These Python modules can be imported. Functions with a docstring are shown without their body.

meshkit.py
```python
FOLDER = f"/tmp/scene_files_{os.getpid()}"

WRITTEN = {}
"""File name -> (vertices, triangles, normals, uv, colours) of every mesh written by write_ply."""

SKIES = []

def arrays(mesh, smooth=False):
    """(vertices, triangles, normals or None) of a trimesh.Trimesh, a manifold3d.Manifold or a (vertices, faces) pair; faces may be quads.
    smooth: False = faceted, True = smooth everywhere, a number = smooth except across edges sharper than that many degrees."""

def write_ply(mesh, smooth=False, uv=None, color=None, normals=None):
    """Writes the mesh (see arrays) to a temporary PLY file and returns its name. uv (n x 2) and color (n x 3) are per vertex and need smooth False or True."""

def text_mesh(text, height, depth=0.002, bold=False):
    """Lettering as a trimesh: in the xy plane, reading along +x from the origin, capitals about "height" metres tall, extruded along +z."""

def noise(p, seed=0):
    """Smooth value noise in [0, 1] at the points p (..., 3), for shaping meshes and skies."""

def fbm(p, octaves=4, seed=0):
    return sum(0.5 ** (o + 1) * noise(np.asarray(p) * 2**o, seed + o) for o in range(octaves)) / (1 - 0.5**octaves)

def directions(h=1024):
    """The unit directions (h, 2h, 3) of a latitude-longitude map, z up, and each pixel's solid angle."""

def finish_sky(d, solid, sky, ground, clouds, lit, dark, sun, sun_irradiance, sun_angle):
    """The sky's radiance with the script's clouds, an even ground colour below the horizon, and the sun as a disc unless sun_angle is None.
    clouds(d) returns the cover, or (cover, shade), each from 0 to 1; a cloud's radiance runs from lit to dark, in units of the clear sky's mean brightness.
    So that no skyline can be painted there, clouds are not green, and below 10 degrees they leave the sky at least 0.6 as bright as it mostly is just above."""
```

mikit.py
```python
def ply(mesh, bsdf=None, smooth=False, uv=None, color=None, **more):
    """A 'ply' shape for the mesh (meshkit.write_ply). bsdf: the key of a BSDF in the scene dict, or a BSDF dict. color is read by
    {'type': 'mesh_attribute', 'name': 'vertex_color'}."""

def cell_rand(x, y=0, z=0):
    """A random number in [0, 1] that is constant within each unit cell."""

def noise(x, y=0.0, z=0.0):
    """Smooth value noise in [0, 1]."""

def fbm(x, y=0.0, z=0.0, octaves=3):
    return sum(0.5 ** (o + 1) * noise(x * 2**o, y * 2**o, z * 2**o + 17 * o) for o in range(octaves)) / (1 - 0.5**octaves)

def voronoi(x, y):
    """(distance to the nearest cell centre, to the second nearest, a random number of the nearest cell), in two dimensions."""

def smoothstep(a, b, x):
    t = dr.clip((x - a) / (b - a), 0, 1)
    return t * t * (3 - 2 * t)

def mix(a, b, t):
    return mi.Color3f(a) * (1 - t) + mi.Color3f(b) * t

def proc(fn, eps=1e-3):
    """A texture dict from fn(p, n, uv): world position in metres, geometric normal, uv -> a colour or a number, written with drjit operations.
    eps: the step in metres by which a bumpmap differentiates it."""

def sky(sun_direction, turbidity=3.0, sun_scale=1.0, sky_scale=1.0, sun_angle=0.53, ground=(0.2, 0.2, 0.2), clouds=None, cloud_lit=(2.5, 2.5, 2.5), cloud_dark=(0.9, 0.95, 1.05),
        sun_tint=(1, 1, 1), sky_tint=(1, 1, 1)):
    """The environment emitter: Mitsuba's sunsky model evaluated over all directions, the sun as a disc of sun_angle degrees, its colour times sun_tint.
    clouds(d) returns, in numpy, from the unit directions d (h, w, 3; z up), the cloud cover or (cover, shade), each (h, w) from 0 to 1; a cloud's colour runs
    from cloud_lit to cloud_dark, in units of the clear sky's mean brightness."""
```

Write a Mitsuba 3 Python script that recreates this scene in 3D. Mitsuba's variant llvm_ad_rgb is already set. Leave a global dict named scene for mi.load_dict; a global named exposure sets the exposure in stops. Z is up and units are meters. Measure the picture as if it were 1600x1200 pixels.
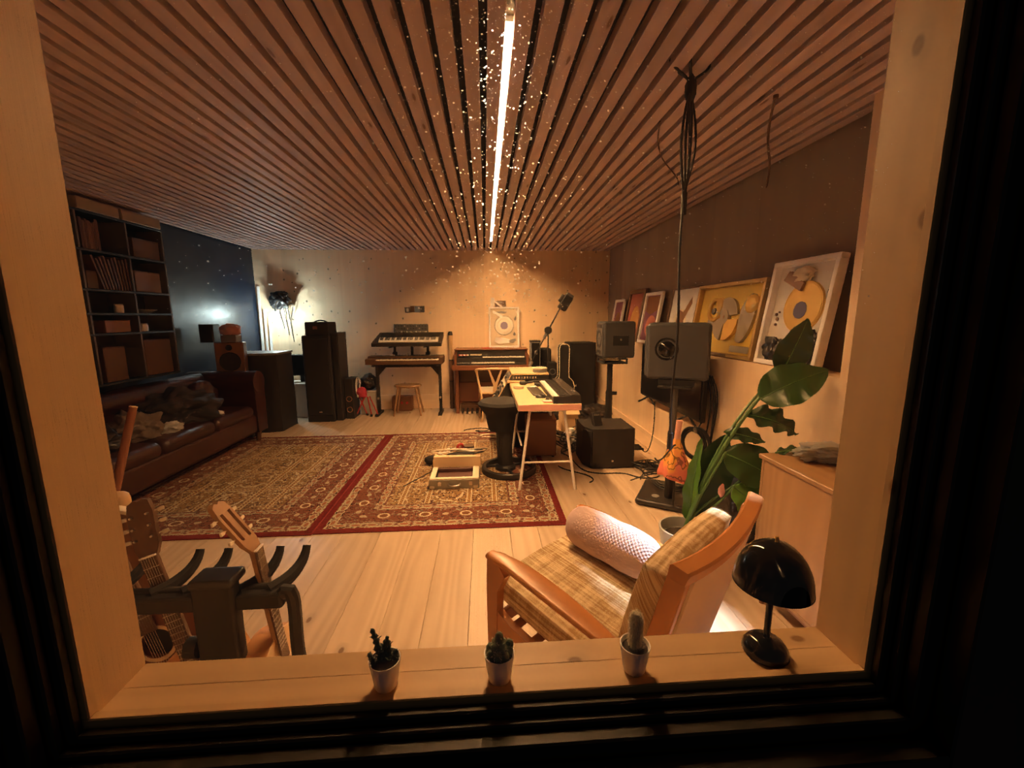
import math, random
import numpy as np, trimesh, mitsuba as mi, drjit as dr
import mikit, meshkit
from mikit import proc, fbm, noise, voronoi, cell_rand, smoothstep, mix
from scipy.spatial import ConvexHull
from shapely.geometry import Polygon, Point, box as sbox
from shapely import affinity

T = mi.ScalarTransform4f
scene, labels = {}, {}
rnd = random.Random(7)

# ---------------------------------------------------------------- camera, light, exposure
exposure = 2.6
scene['camera'] = {'type': 'perspective', 'fov': 102.017, 'fov_axis': 'x', 'near_clip': 0.02, 'far_clip': 60.0,
                   'to_world': T([[-0.997867, 0.015468, 0.063420, 0.0], [0.065085, 0.161038, 0.984800, 0.0],
                                  [0.005020, 0.986827, -0.161701, 1.5], [0, 0, 0, 1]])}
NIGHT = 0.0022                                   # faint night sky outside the window
scene['night_sky'] = {'type': 'constant', 'radiance': {'type': 'rgb', 'value': [NIGHT * 1.1, NIGHT, NIGHT * 0.9]}}
LED_RGB = [98.0, 54.0, 22.0]                      # warm strip recessed between two ceiling slats
BULB_RGB = [94.0, 118.0, 117.0]                    # bare cold bulb in the far left corner
SPOT_RGB = [6.8, 8.0, 9.2]                    # cold ceiling spot over the armchair
SPOT_AT, SPOT_TO = (1.62, 1.655, 2.42), (0.85, 1.69, 0.3)

def rgb(*c):
    return {'type': 'rgb', 'value': [float(x) for x in c]}

def mat(name, color, rough=0.5, metal=0.0, spec=0.5, clear=0.0, sheen=0.0, bump=None):
    col = rgb(*color) if isinstance(color, (tuple, list)) else color
    b = {'type': 'principled', 'base_color': col, 'roughness': float(rough), 'metallic': float(metal), 'specular': float(spec)}
    if clear: b['clearcoat'] = float(clear); b['clearcoat_gloss'] = 0.95
    if sheen: b['sheen'] = float(sheen)
    if bump is not None:
        b = {'type': 'bumpmap', 'arbitrary': bump[0], 'scale': float(bump[1]), 'bsdf': b}
    scene['mat_' + name] = {'type': 'twosided', 'bsdf': b}

# ---------------------------------------------------------------- materials
def wood_fn(c1, c2, knot=0.0, kx=4.0, ky=1.6, tint=0.25, fine=1.0):
    """grain along v, across u; the piece's number sits in u / 20"""
    def fn(p, n, uv):
        u, v = uv.x, uv.y
        pid = dr.floor(u / 20)
        r = cell_rand(pid, 3.0, 1.0)
        w = fbm(u * 5 + r * 31, v * 0.45, 3.0, octaves=2)
        g = fbm(u * 55 + w * 3, v * 1.1, r * 9, octaves=2)
        s = 0.5 + 0.5 * dr.sin((u * 70 + w * 26 + noise(u * 9, v * 1.3, r * 5) * 7))
        t = dr.clip(0.42 * g + 0.33 * s * fine + 0.25 * w, 0, 1)
        col = mix(c1, c2, t) * (1 - tint / 2 + tint * r)
        if knot:
            d, d2, k = voronoi(u * kx + r * 17, v * ky)
            size = 0.05 + 0.09 * k
            on = dr.select(k > 1 - knot, 1 - smoothstep(size * 0.45, size, d), 0)
            halo = dr.select(k > 1 - knot, 1 - smoothstep(size, size * 2.6, d), 0)
            col = mix(col * (1 - 0.14 * halo), mi.Color3f(c2) * mi.Color3f(0.42, 0.30, 0.20), 0.85 * on)
        return col
    return proc(fn)

mat('floor', wood_fn((0.575, 0.445, 0.315), (0.445, 0.315, 0.205), knot=0.035, kx=9, ky=5, tint=0.16), rough=0.38, spec=0.45)
mat('slat', wood_fn((0.47, 0.355, 0.325), (0.385, 0.28, 0.255), knot=0.08, kx=14, ky=3.0, tint=0.30), rough=0.6, spec=0.3)
mat('pine', wood_fn((0.52, 0.335, 0.165), (0.42, 0.255, 0.115), knot=0.20, kx=11, ky=7, tint=0.16), rough=0.5, spec=0.35)
mat('cabinet', wood_fn((0.36, 0.205, 0.092), (0.28, 0.15, 0.062), tint=0.15), rough=0.42, spec=0.4)

def wall_fn(p, n, uv):
    u, v = uv.x, uv.y
    w = fbm(u * 2.2, v * 0.25, 2.0, octaves=2)
    g = fbm(u * 26, v * 0.9, 5.0, octaves=2)
    pid = dr.floor(u / 0.62)
    col = mix((0.86, 0.655, 0.435), (0.73, 0.52, 0.32), dr.clip(0.55 * w + 0.45 * g, 0, 1)) * (0.94 + 0.12 * cell_rand(pid, 7.0))
    d, d2, k = voronoi(u * 7.5, v * 6.0)
    dens = noise(u * 1.1, v * 1.1, 4.0)
    size = 0.06 + 0.07 * cell_rand(k * 997.0, 2.0)
    on = dr.select((k > 1.04 - 0.62 * dens) & (u < 50), 1 - smoothstep(size * 0.5, size, d), 0)
    return col * (1 - 0.72 * on)
mat('wall', proc(wall_fn), rough=0.62, spec=0.3)

def upper_fn(p, n, uv):
    a = fbm(uv.x * 1.3, uv.y * 0.8, 1.0, octaves=3)
    b = fbm(uv.x * 9, uv.y * 1.2, 6.0, octaves=2)
    pid = dr.floor(uv.x / 0.61)
    return mix((0.31, 0.245, 0.17), (0.215, 0.165, 0.112), dr.clip(0.65 * a + 0.4 * b, 0, 1)) * (0.9 + 0.2 * cell_rand(pid, 2.0))
mat('upper_wall', proc(upper_fn), rough=0.7, spec=0.25)

RW, RL = 1.80, 2.46
def rug_fn(p, n, uv):
    u, v = uv.x, uv.y
    du, dv = dr.minimum(u, RW - u), dr.minimum(v, RL - v)
    d = dr.minimum(du, dv)
    s = dr.select(du < dv, v - RL / 2, u - RW / 2)
    speck = fbm(u * 70, v * 70, 0.0, octaves=2)
    cream, red, brown, gold, dark = mi.Color3f(0.60, 0.50, 0.35), mi.Color3f(0.17, 0.022, 0.020), mi.Color3f(0.23, 0.095, 0.05), mi.Color3f(0.46, 0.29, 0.11), mi.Color3f(0.07, 0.03, 0.025)
    def band(a, b): return (d > a) & (d < b)
    # ground of each zone, broken up by a leafy scribble
    leaf = dr.abs(fbm(u * 24, v * 24, 2.0, octaves=2) - 0.5)
    leaf2 = dr.abs(fbm(u * 34 + 7, v * 34, 8.0, octaves=2) - 0.5)
    border = mix((0.25, 0.085, 0.05), (0.17, 0.06, 0.04), speck)
    border = dr.select(leaf < 0.035, cream * 0.62, border)
    border = dr.select(leaf2 < 0.03, dark, border)
    field = mix((0.40, 0.25, 0.10), (0.24, 0.11, 0.05), speck)
    field = dr.select(leaf < 0.05, cream, field)
    field = dr.select((leaf2 < 0.045), dark * 1.4, field)
    # compartments of the field: rails and cross rails with small checks
    fu, fv = dr.abs(u - RW / 2), dr.abs(v - RL / 2)
    rail = dr.minimum(dr.abs(fu - 0.17), dr.abs(fu - 0.38))
    cross = dr.abs(fv - dr.round(fv / 0.42) * 0.42)
    lat = dr.minimum(rail, cross)
    check = (dr.floor((u + v) * 60) - 2 * dr.floor((u + v) * 30)) > 0.5
    field = dr.select(lat < 0.022, dr.select(lat > 0.012, cream, dr.select(check, gold, brown)), field)
    mu, mv = (u - RW / 2) / 0.12, (fv - 0.21 - dr.floor(fv / 0.42) * 0.42) / 0.16
    med = dr.sqrt(mu * mu + mv * mv)
    field = dr.select((med < 1) & (med > 0.86) & (leaf < 0.2), cream, dr.select((med < 0.5) & (leaf2 < 0.05), dark, field))
    col = dr.select(d > 0.41, field, border)
    # guard stripes
    def stripe(col, a, b, rep):
        m = (a + b) / 2
        ph = s / rep - dr.floor(s / rep) - 0.5
        e = dr.sqrt(dr.square(ph * 2.3) + dr.square((d - m) / (b - a) * 2.2))
        inner = dr.select((e < 0.95) & (e > 0.62), cream * 0.75, dr.select(e < 0.62, brown * 1.5, dr.select(leaf2 < 0.05, cream * 0.6, border)))
        col = dr.select(band(a, b), inner, col)
        edge = band(a - 0.006, a + 0.004) | band(b - 0.004, b + 0.006)
        return dr.select(edge, dr.select(leaf < 0.2, cream * 0.85, dark), col)
    col = stripe(col, 0.062, 0.115, 0.115)
    col = stripe(col, 0.335, 0.385, 0.105)
    # rosettes of the main border
    ph = s / 0.31 - dr.floor(s / 0.31) - 0.5
    e = dr.sqrt(dr.square(ph * 0.31 / 0.047) + dr.square((d - 0.225) / 0.040))
    col = dr.select((e < 1) & (e > 0.68), cream * 1.1, dr.select(e < 0.68, brown * 0.9, col))
    ph2 = dr.abs(dr.abs(ph) - 0.5) * 0.31
    e2 = dr.sqrt(dr.square(ph2 / 0.026) + dr.square((d - 0.225) / 0.020))
    col = dr.select(e2 < 1, cream * 0.8, col)
    col = dr.select(d < 0.048, red, col)
    col = dr.select(band(0.048, 0.056), dr.select(speck > 0.5, cream * 0.8, brown), col)
    return dr.clip(col * (0.62 + 0.26 * speck), 0, 1)
mat('rug', proc(rug_fn), rough=0.95, spec=0.1)

def plaid_fn(p, n, uv):
    u, v = uv.x, uv.y
    a = noise(u * 70, 1.0, 0.0); b = noise(u * 190, 2.0, 0.0); c = noise(v * 50, 5.0, 0.0); t = noise(u * 450, v * 450, 3.0); q = noise(u * 170, v * 22, 3.0); w = noise(u * 22, v * 150, 9.0)
    k = dr.clip(0.45 + 0.75 * (a - 0.5) + 0.7 * (b - 0.5) + 0.45 * (c - 0.5) + 0.4 * (t - 0.5) + 0.5 * (q - 0.5) + 0.4 * (w - 0.5), 0, 1)
    return mix((0.31, 0.19, 0.075), (0.60, 0.48, 0.31), k)
mat('plaid', proc(plaid_fn), rough=0.9, spec=0.15, sheen=0.2)
mat('plaid_back', (0.44, 0.34, 0.27), 0.9, sheen=0.2)

def seer_fn(p, n, uv):
    return 0.5 + 0.5 * dr.sin(uv.x * 380) * dr.sin(uv.y * 330)
mat('lavender', (0.60, 0.44, 0.42), 0.85, sheen=0.3, bump=(proc(seer_fn), 0.004))

def marble_fn(p, n, uv):
    a = fbm(p.x * 14, p.y * 14, p.z * 9, octaves=3)
    b = dr.abs(fbm(p.x * 22 + 4, p.y * 22, p.z * 14, octaves=2) - 0.5)
    c = mix((0.80, 0.36, 0.07), (0.72, 0.20, 0.13), smoothstep(0.4, 0.62, a))
    return dr.select(b < 0.035, c * 0.4, c)
mat('marbled', proc(marble_fn), rough=0.8)

def lump_fn(p, n, uv):
    return fbm(p.x * 16, p.y * 16, p.z * 16, octaves=3)
mat('leather', (0.032, 0.010, 0.008), 0.33, spec=0.5, bump=(proc(lump_fn), 0.01))
mat('black_bag', (0.015, 0.014, 0.014), 0.22, spec=0.6, bump=(proc(lump_fn), 0.02))
mat('navy', (0.004, 0.012, 0.027), 0.40, spec=0.45)
mat('black', (0.017, 0.016, 0.015), 0.5, spec=0.4)
mat('black_rough', (0.020, 0.019, 0.018), 0.8, spec=0.25)
mat('black_gloss', (0.006, 0.006, 0.005), 0.05, spec=0.45)
mat('black_plastic', (0.022, 0.020, 0.018), 0.35, spec=0.5)
mat('cladding', (0.012, 0.011, 0.010), 0.5, spec=0.4)
mat('grey_dark', (0.075, 0.072, 0.068), 0.5)
mat('grey_mid', (0.20, 0.19, 0.18), 0.5)
mat('grey_light', (0.44, 0.42, 0.39), 0.6)
mat('speaker_grey', (0.050, 0.050, 0.050), 0.5)
mat('screen', (0.006, 0.006, 0.007), 0.12, spec=0.6)
mat('steel', (0.62, 0.58, 0.52), 0.3, metal=1.0)
mat('silver', (0.60, 0.56, 0.48), 0.45, metal=0.6)
mat('case_silver', (0.30, 0.28, 0.23), 0.4, metal=0.5)
mat('stool_wood', (0.32, 0.175, 0.085), 0.45)
mat('umber', (0.075, 0.036, 0.018), 0.5)
mat('maroon', (0.065, 0.022, 0.014), 0.5)
mat('dim_board', (0.26, 0.21, 0.155), 0.6)
mat('white', (0.84, 0.80, 0.75), 0.5)
mat('white_gloss', (0.80, 0.76, 0.70), 0.25)
mat('key_white', (0.82, 0.77, 0.66), 0.35)
mat('cream', (0.74, 0.64, 0.48), 0.5)
mat('paper', (0.70, 0.66, 0.60), 0.7)
mat('beige', (0.58, 0.48, 0.35), 0.6)
mat('birch', (0.62, 0.43, 0.24), 0.45)
mat('pale_wood', (0.66, 0.46, 0.26), 0.4)
mat('oak', (0.52, 0.33, 0.17), 0.45)
mat('teak', (0.37, 0.145, 0.042), 0.33, spec=0.5)
mat('walnut', (0.22, 0.098, 0.045), 0.4)
mat('mahogany', (0.18, 0.062, 0.029), 0.35)
mat('dark_wood', (0.10, 0.050, 0.028), 0.35)
mat('tray', (0.085, 0.035, 0.028), 0.6)
mat('spruce', (0.50, 0.24, 0.10), 0.25, spec=0.5)
mat('leaf', (0.026, 0.066, 0.014), 0.35, spec=0.5)
mat('leaf_bright', (0.07, 0.17, 0.025), 0.35, spec=0.5)
mat('leaf_dark', (0.018, 0.042, 0.012), 0.4, spec=0.5)
mat('stem', (0.07, 0.15, 0.04), 0.4)
mat('cactus', (0.11, 0.135, 0.065), 0.6)
mat('cactus_dark', (0.018, 0.028, 0.016), 0.6)
mat('cactus_grey', (0.46, 0.42, 0.29), 0.8)
mat('spine', (0.80, 0.74, 0.60), 0.7)
mat('soil', (0.028, 0.020, 0.014), 0.95)
mat('pot_grey', (0.40, 0.40, 0.37), 0.5)
mat('gold', (0.74, 0.47, 0.14), 0.25, metal=0.5)
mat('disc_grey', (0.30, 0.25, 0.19), 0.35, metal=0.3)
mat('gold_frame', (0.50, 0.33, 0.14), 0.4, metal=0.3)
mat('gold_panel', (0.62, 0.41, 0.075), 0.6)
mat('purple', (0.20, 0.07, 0.11), 0.6)
mat('blue_label', (0.035, 0.035, 0.11), 0.5)
mat('violet', (0.20, 0.17, 0.27), 0.5)
mat('rose', (0.42, 0.13, 0.09), 0.6)
mat('amber', (0.55, 0.27, 0.08), 0.6)
mat('red', (0.42, 0.030, 0.025), 0.45)
mat('rug_edge', (0.20, 0.025, 0.022), 0.9)
mat('magenta', (0.55, 0.05, 0.09), 0.7)
mat('pink', (0.72, 0.36, 0.28), 0.5)
mat('steel_blue', (0.16, 0.20, 0.25), 0.5)
mat('cloth_dark', (0.016, 0.013, 0.012), 0.9)
mat('cloth_beige', (0.15, 0.115, 0.085), 0.9)
mat('soot', (0.10, 0.075, 0.06), 0.8)
scene['mat_glass'] = {'type': 'thindielectric', 'int_ior': 1.5}
scene['mat_clear'] = {'type': 'principledthin', 'base_color': rgb(0.85, 0.83, 0.8), 'roughness': 0.12, 'spec_trans': 0.75, 'diff_trans': 0.6, 'eta': 1.3}
scene['mat_smoked'] = {'type': 'principledthin', 'base_color': rgb(0.6, 0.62, 0.6), 'roughness': 0.15, 'spec_trans': 0.6, 'diff_trans': 0.5, 'eta': 1.4}

# ---------------------------------------------------------------- mesh helpers: a mesh is (vertices, triangles)
def join(*ms):
    vs, fs, k = [], [], 0
    for m in ms:
        v, f = m
        vs.append(v); fs.append(f + k); k += len(v)
    return np.vstack(vs), np.vstack(fs)

_HULLS = {}
def hull(pts):
    pts = np.asarray(pts, float)
    h = ConvexHull(pts)
    f = h.simplices.copy()
    c = pts[h.vertices].mean(0)
    n = np.cross(pts[f[:, 1]] - pts[f[:, 0]], pts[f[:, 2]] - pts[f[:, 0]])
    flip = (n * (pts[f[:, 0]] - c)).sum(1) < 0
    f[flip] = f[flip][:, ::-1]
    used = np.unique(f); remap = -np.ones(len(pts), int); remap[used] = np.arange(len(used))
    return pts[used], remap[f]

def cb(x0, x1, y0, y1, z0, z1, b=0.004):
    """box with chamfered edges"""
    b = min(b, (x1 - x0) * 0.45, (y1 - y0) * 0.45, (z1 - z0) * 0.45)
    q = (round(b / (x1 - x0), 5), round(b / (y1 - y0), 5), round(b / (z1 - z0), 5))
    if q not in _HULLS:
        bx, by, bz = q
        pts = []
        for sx in (0, 1):
            for sy in (0, 1):
                for sz in (0, 1):
                    p = np.array([sx, sy, sz], float); i = np.array([1 - 2 * sx, 1 - 2 * sy, 1 - 2 * sz]) * np.array([bx, by, bz])
                    for k in range(3):
                        d = i.copy(); d[k] = 0
                        pts.append(p + d)
        _HULLS[q] = hull(pts)
    v, f = _HULLS[q]
    return v * [x1 - x0, y1 - y0, z1 - z0] + [x0, y0, z0], f

BOXF = np.array([[0, 2, 1], [1, 2, 3], [4, 5, 6], [5, 7, 6], [0, 1, 4], [1, 5, 4], [2, 6, 3], [3, 6, 7], [0, 4, 2], [2, 4, 6], [1, 3, 5], [3, 7, 5]])
def bx(x0, x1, y0, y1, z0, z1):
    return np.array([[x, y, z] for x in (x0, x1) for y in (y0, y1) for z in (z0, z1)], float), BOXF.copy()

def rb(x0, x1, y0, y1, z0, z1, r, n=3):
    """box with rounded edges (hull of corner spheres)"""
    r = min(r, (x1 - x0) * 0.49, (y1 - y0) * 0.49, (z1 - z0) * 0.49)
    a = np.linspace(0, np.pi / 2, n + 1)
    pts = []
    for t in a:
        for ph in (a if t > 1e-9 else [0.0]):
            d = np.array([np.sin(t) * np.cos(ph), np.sin(t) * np.sin(ph), np.cos(t)]) * r
            for sx in (-1, 1):
                for sy in (-1, 1):
                    for sz in (-1, 1):
                        pts.append([(x1 - r if sx > 0 else x0 + r) + sx * d[0], (y1 - r if sy > 0 else y0 + r) + sy * d[1], (z1 - r if sz > 0 else z0 + r) + sz * d[2]])
    return hull(np.unique(np.round(pts, 6), axis=0))

def tube(path, r, n=8, caps=True):
    P = np.asarray(path, float); m = len(P)
    rr = np.broadcast_to(np.asarray(r, float), (m,))
    tg = np.gradient(P, axis=0); tg /= np.linalg.norm(tg, axis=1, keepdims=True) + 1e-12
    a = np.cross(tg[0], [0, 0, 1] if abs(tg[0][2]) < 0.9 else [1, 0, 0]); a /= np.linalg.norm(a)
    ang = np.arange(n) * 2 * np.pi / n
    vs = []
    for i in range(m):
        a = a - tg[i] * (a @ tg[i]); a /= np.linalg.norm(a) + 1e-12
        b = np.cross(tg[i], a)
        vs.append(P[i] + rr[i] * (np.cos(ang)[:, None] * a + np.sin(ang)[:, None] * b))
    v = np.vstack(vs); f = []
    for i in range(m - 1):
        for k in range(n):
            p, q = i * n + k, i * n + (k + 1) % n
            f += [[p, q, q + n], [p, q + n, p + n]]
    if caps:
        v = np.vstack([v, P[:1], P[-1:]]); c0, c1 = len(v) - 2, len(v) - 1
        for k in range(n):
            f += [[c0, (k + 1) % n, k], [c1, (m - 1) * n + k, (m - 1) * n + (k + 1) % n]]
    return v, np.array(f)

def rod(p, q, r, r2=None, n=10):
    return tube([p, q], [r, r if r2 is None else r2], n)

def lathe(prof, n=28, at=(0, 0, 0)):
    """profile of (radius, z) from bottom to top, closed where radius is 0"""
    v, f, rows = [], [], []
    ang = np.arange(n) * 2 * np.pi / n
    for r, z in prof:
        if r < 1e-9:
            rows.append([len(v)]); v.append([0, 0, z])
        else:
            rows.append(list(range(len(v), len(v) + n))); v += [[r * math.cos(t), r * math.sin(t), z] for t in ang]
    for a, b in zip(rows, rows[1:]):
        for k in range(n):
            k2 = (k + 1) % n
            if len(a) == 1 and len(b) == 1: break
            if len(a) == 1: f.append([a[0], b[k2], b[k]])
            elif len(b) == 1: f.append([a[k], a[k2], b[0]])
            else: f += [[a[k], a[k2], b[k2]], [a[k], b[k2], b[k]]]
    return np.array(v, float) + np.asarray(at, float), np.array(f)

def prism(poly, h):
    """polygon in xy extruded from z=0 to h"""
    p = Polygon(poly) if not hasattr(poly, 'geom_type') else poly
    m = trimesh.creation.extrude_polygon(p, h, engine='earcut')
    return np.array(m.vertices), np.array(m.faces)

def torus(R, r, n=28, k=8, at=(0, 0, 0)):
    a = np.linspace(0, 2 * np.pi, n, endpoint=False)
    v, f = [], []
    for i, t in enumerate(a):
        for j in range(k):
            b = 2 * np.pi * j / k
            v.append([(R + r * math.cos(b)) * math.cos(t), (R + r * math.cos(b)) * math.sin(t), r * math.sin(b)])
            p, q, s, w = i * k + j, i * k + (j + 1) % k, ((i + 1) % n) * k + j, ((i + 1) % n) * k + (j + 1) % k
            f += [[p, s, w], [p, w, q]]
    return np.array(v) + np.asarray(at, float), np.array(f)

def ball(c, r, sub=2):
    m = trimesh.creation.icosphere(sub, 1.0)
    return np.array(m.vertices) * np.asarray(r, float) + np.asarray(c, float), np.array(m.faces)

def lumpy(c, r, amp=0.25, freq=2.2, seed=0, sub=3, flat=None):
    v, f = ball((0, 0, 0), 1.0, sub)
    k = 1 + amp * (2 * meshkit.fbm(v * freq + 5.3 * seed + 20, 3, seed) - 1) * 2
    v = v * k[:, None] * np.asarray(r, float) + np.asarray(c, float)
    if flat is not None: v[:, 2] = np.maximum(v[:, 2], flat)
    return v, f

def move(m, d=(0, 0, 0), yaw=0.0, tilt=0.0, roll=0.0):
    """tilt about x (top goes to +y), roll about y, then yaw about z, then shift; angles in degrees"""
    v, f = m
    t, r, y = math.radians(-tilt), math.radians(roll), math.radians(yaw)
    Rx = np.array([[1, 0, 0], [0, math.cos(t), -math.sin(t)], [0, math.sin(t), math.cos(t)]])
    Ry = np.array([[math.cos(r), 0, math.sin(r)], [0, 1, 0], [-math.sin(r), 0, math.cos(r)]])
    Rz = np.array([[math.cos(y), -math.sin(y), 0], [math.sin(y), math.cos(y), 0], [0, 0, 1]])
    return v @ (Rz @ Ry @ Rx).T + np.asarray(d, float), f

def frame(m, o, ex, ey, ez):
    v, f = m
    M = np.array([ex, ey, ez], float)
    v2 = v @ M + np.asarray(o, float)
    return (v2, f) if np.linalg.det(M) > 0 else (v2, f[:, ::-1])

def spline(pts, n=40):
    P = np.asarray(pts, float)
    from scipy.interpolate import CubicSpline
    t = np.r_[0, np.cumsum(np.linalg.norm(np.diff(P, axis=0), axis=1))]
    return CubicSpline(t, P)(np.linspace(0, t[-1], n))

def sweep_poly(sec, axis0, axis1, along, a, b):
    """convex/concave outline sec (list of 2D points) in the plane of axis0/axis1, extruded along 'along' from a to b"""
    m = prism(sec, b - a)
    v = np.zeros_like(m[0]); v[:, axis0] = m[0][:, 0]; v[:, axis1] = m[0][:, 1]; v[:, along] = m[0][:, 2] + a
    par = np.linalg.det(np.eye(3)[[axis0, axis1, along]])
    return (v, m[1]) if par > 0 else (v, m[1][:, ::-1])

# ---------------------------------------------------------------- scene helpers
def put(key, mesh, m, smooth=30, uv=None):
    k, i = key, 0
    while k in scene:
        i += 1; k = f'{key}_{i:03d}'
    scene[k] = mikit.ply(mesh, 'mat_' + m, smooth=(False if uv is not None and smooth is None else (True if uv is not None else smooth)), uv=uv)
    return k

def thing(name, label, cat, group=None):
    k, i = name, 0
    while k in labels:
        i += 1; k = f'{name}_{i:03d}'
    labels[k] = {'label': label, 'category': cat}
    if group: labels[k]['group'] = group
    return k

def solo(name, mesh, m, label, cat, group=None, smooth=30, uv=None):
    k = thing(name, label, cat, group)
    assert k not in scene
    return put(k, mesh, m, smooth, uv)

def struct(name, mesh, m, uv=None, smooth=None):
    k = put(name, mesh, m, smooth, uv)
    if '__' not in k: labels[k] = {'kind': 'structure'}
    return k

def note(key, text=None, **more):
    labels.setdefault(key, {})
    if text: labels[key]['label'] = text
    labels[key].update(more)

_id = [0]
def uvbox(m, across, along):
    """wood uv: metres across and along the grain, the piece's number in u / 20"""
    _id[0] += 1
    v = m[0]
    other = [k for k in range(3) if k not in (across, along)][0]
    return np.stack([(v[:, across] + v[:, other]) % 15 + 20 * _id[0], v[:, along]], 1)

# ================================================================ THE ROOM
D, XL, XR, XW, H = 6.80, -3.53, 2.03, 1.85, 2.52      # back wall, left wall, upper and lower right wall, slats' underside
YF = 0.735                                            # room side of the window wall
WX0, WX1, SILL, WTOP = -0.654, 0.687, 0.85, 2.16      # window opening

# floor boards of mixed widths, running away from the window
struct('floor', bx(XL - 0.1, XR + 0.1, 0.5, D + 0.1, -0.10, -0.022), 'soil')
edges = [-1.008, -0.751, -0.531, -0.328, -0.102, 0.155]
r_ = random.Random(3)
x = -1.008
while x > XL: x -= r_.choice([0.20, 0.22, 0.25]); edges.insert(0, x)
x = 0.155
while x < XR: x += r_.choice([0.20, 0.22, 0.25]); edges.append(x)
for a, b in zip(edges, edges[1:]):
    m = cb(a + 0.0008, b - 0.0008, 0.60, D + 0.02, -0.022, 0.0, 0.0012)
    m = (m[0] + 0, m[1])
    struct('floor__plank', m, 'floor', uv=uvbox(m, 0, 1))

# ceiling: dark felt above separate slats
struct('ceiling', bx(XL - 0.1, XR + 0.1, 0.5, D + 0.1, H + 0.046, H + 0.12), 'black_rough')
PITCH, GAP, LAMP_X = 0.095, 0.031, 0.105
k0, k1 = math.ceil((XL - LAMP_X) / PITCH), math.floor((XR - LAMP_X) / PITCH)
for k in range(k0 - 1, k1 + 1):
    a, b = LAMP_X + k * PITCH + GAP / 2, LAMP_X + (k + 1) * PITCH - GAP / 2
    a, b = max(a, XL), min(b, XR)
    if b - a < 0.012: continue
    m = cb(a, b, YF, D, H, H + 0.046, 0.002)
    struct('ceiling__slat', m, 'slat', uv=uvbox(m, 0, 1))

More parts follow.
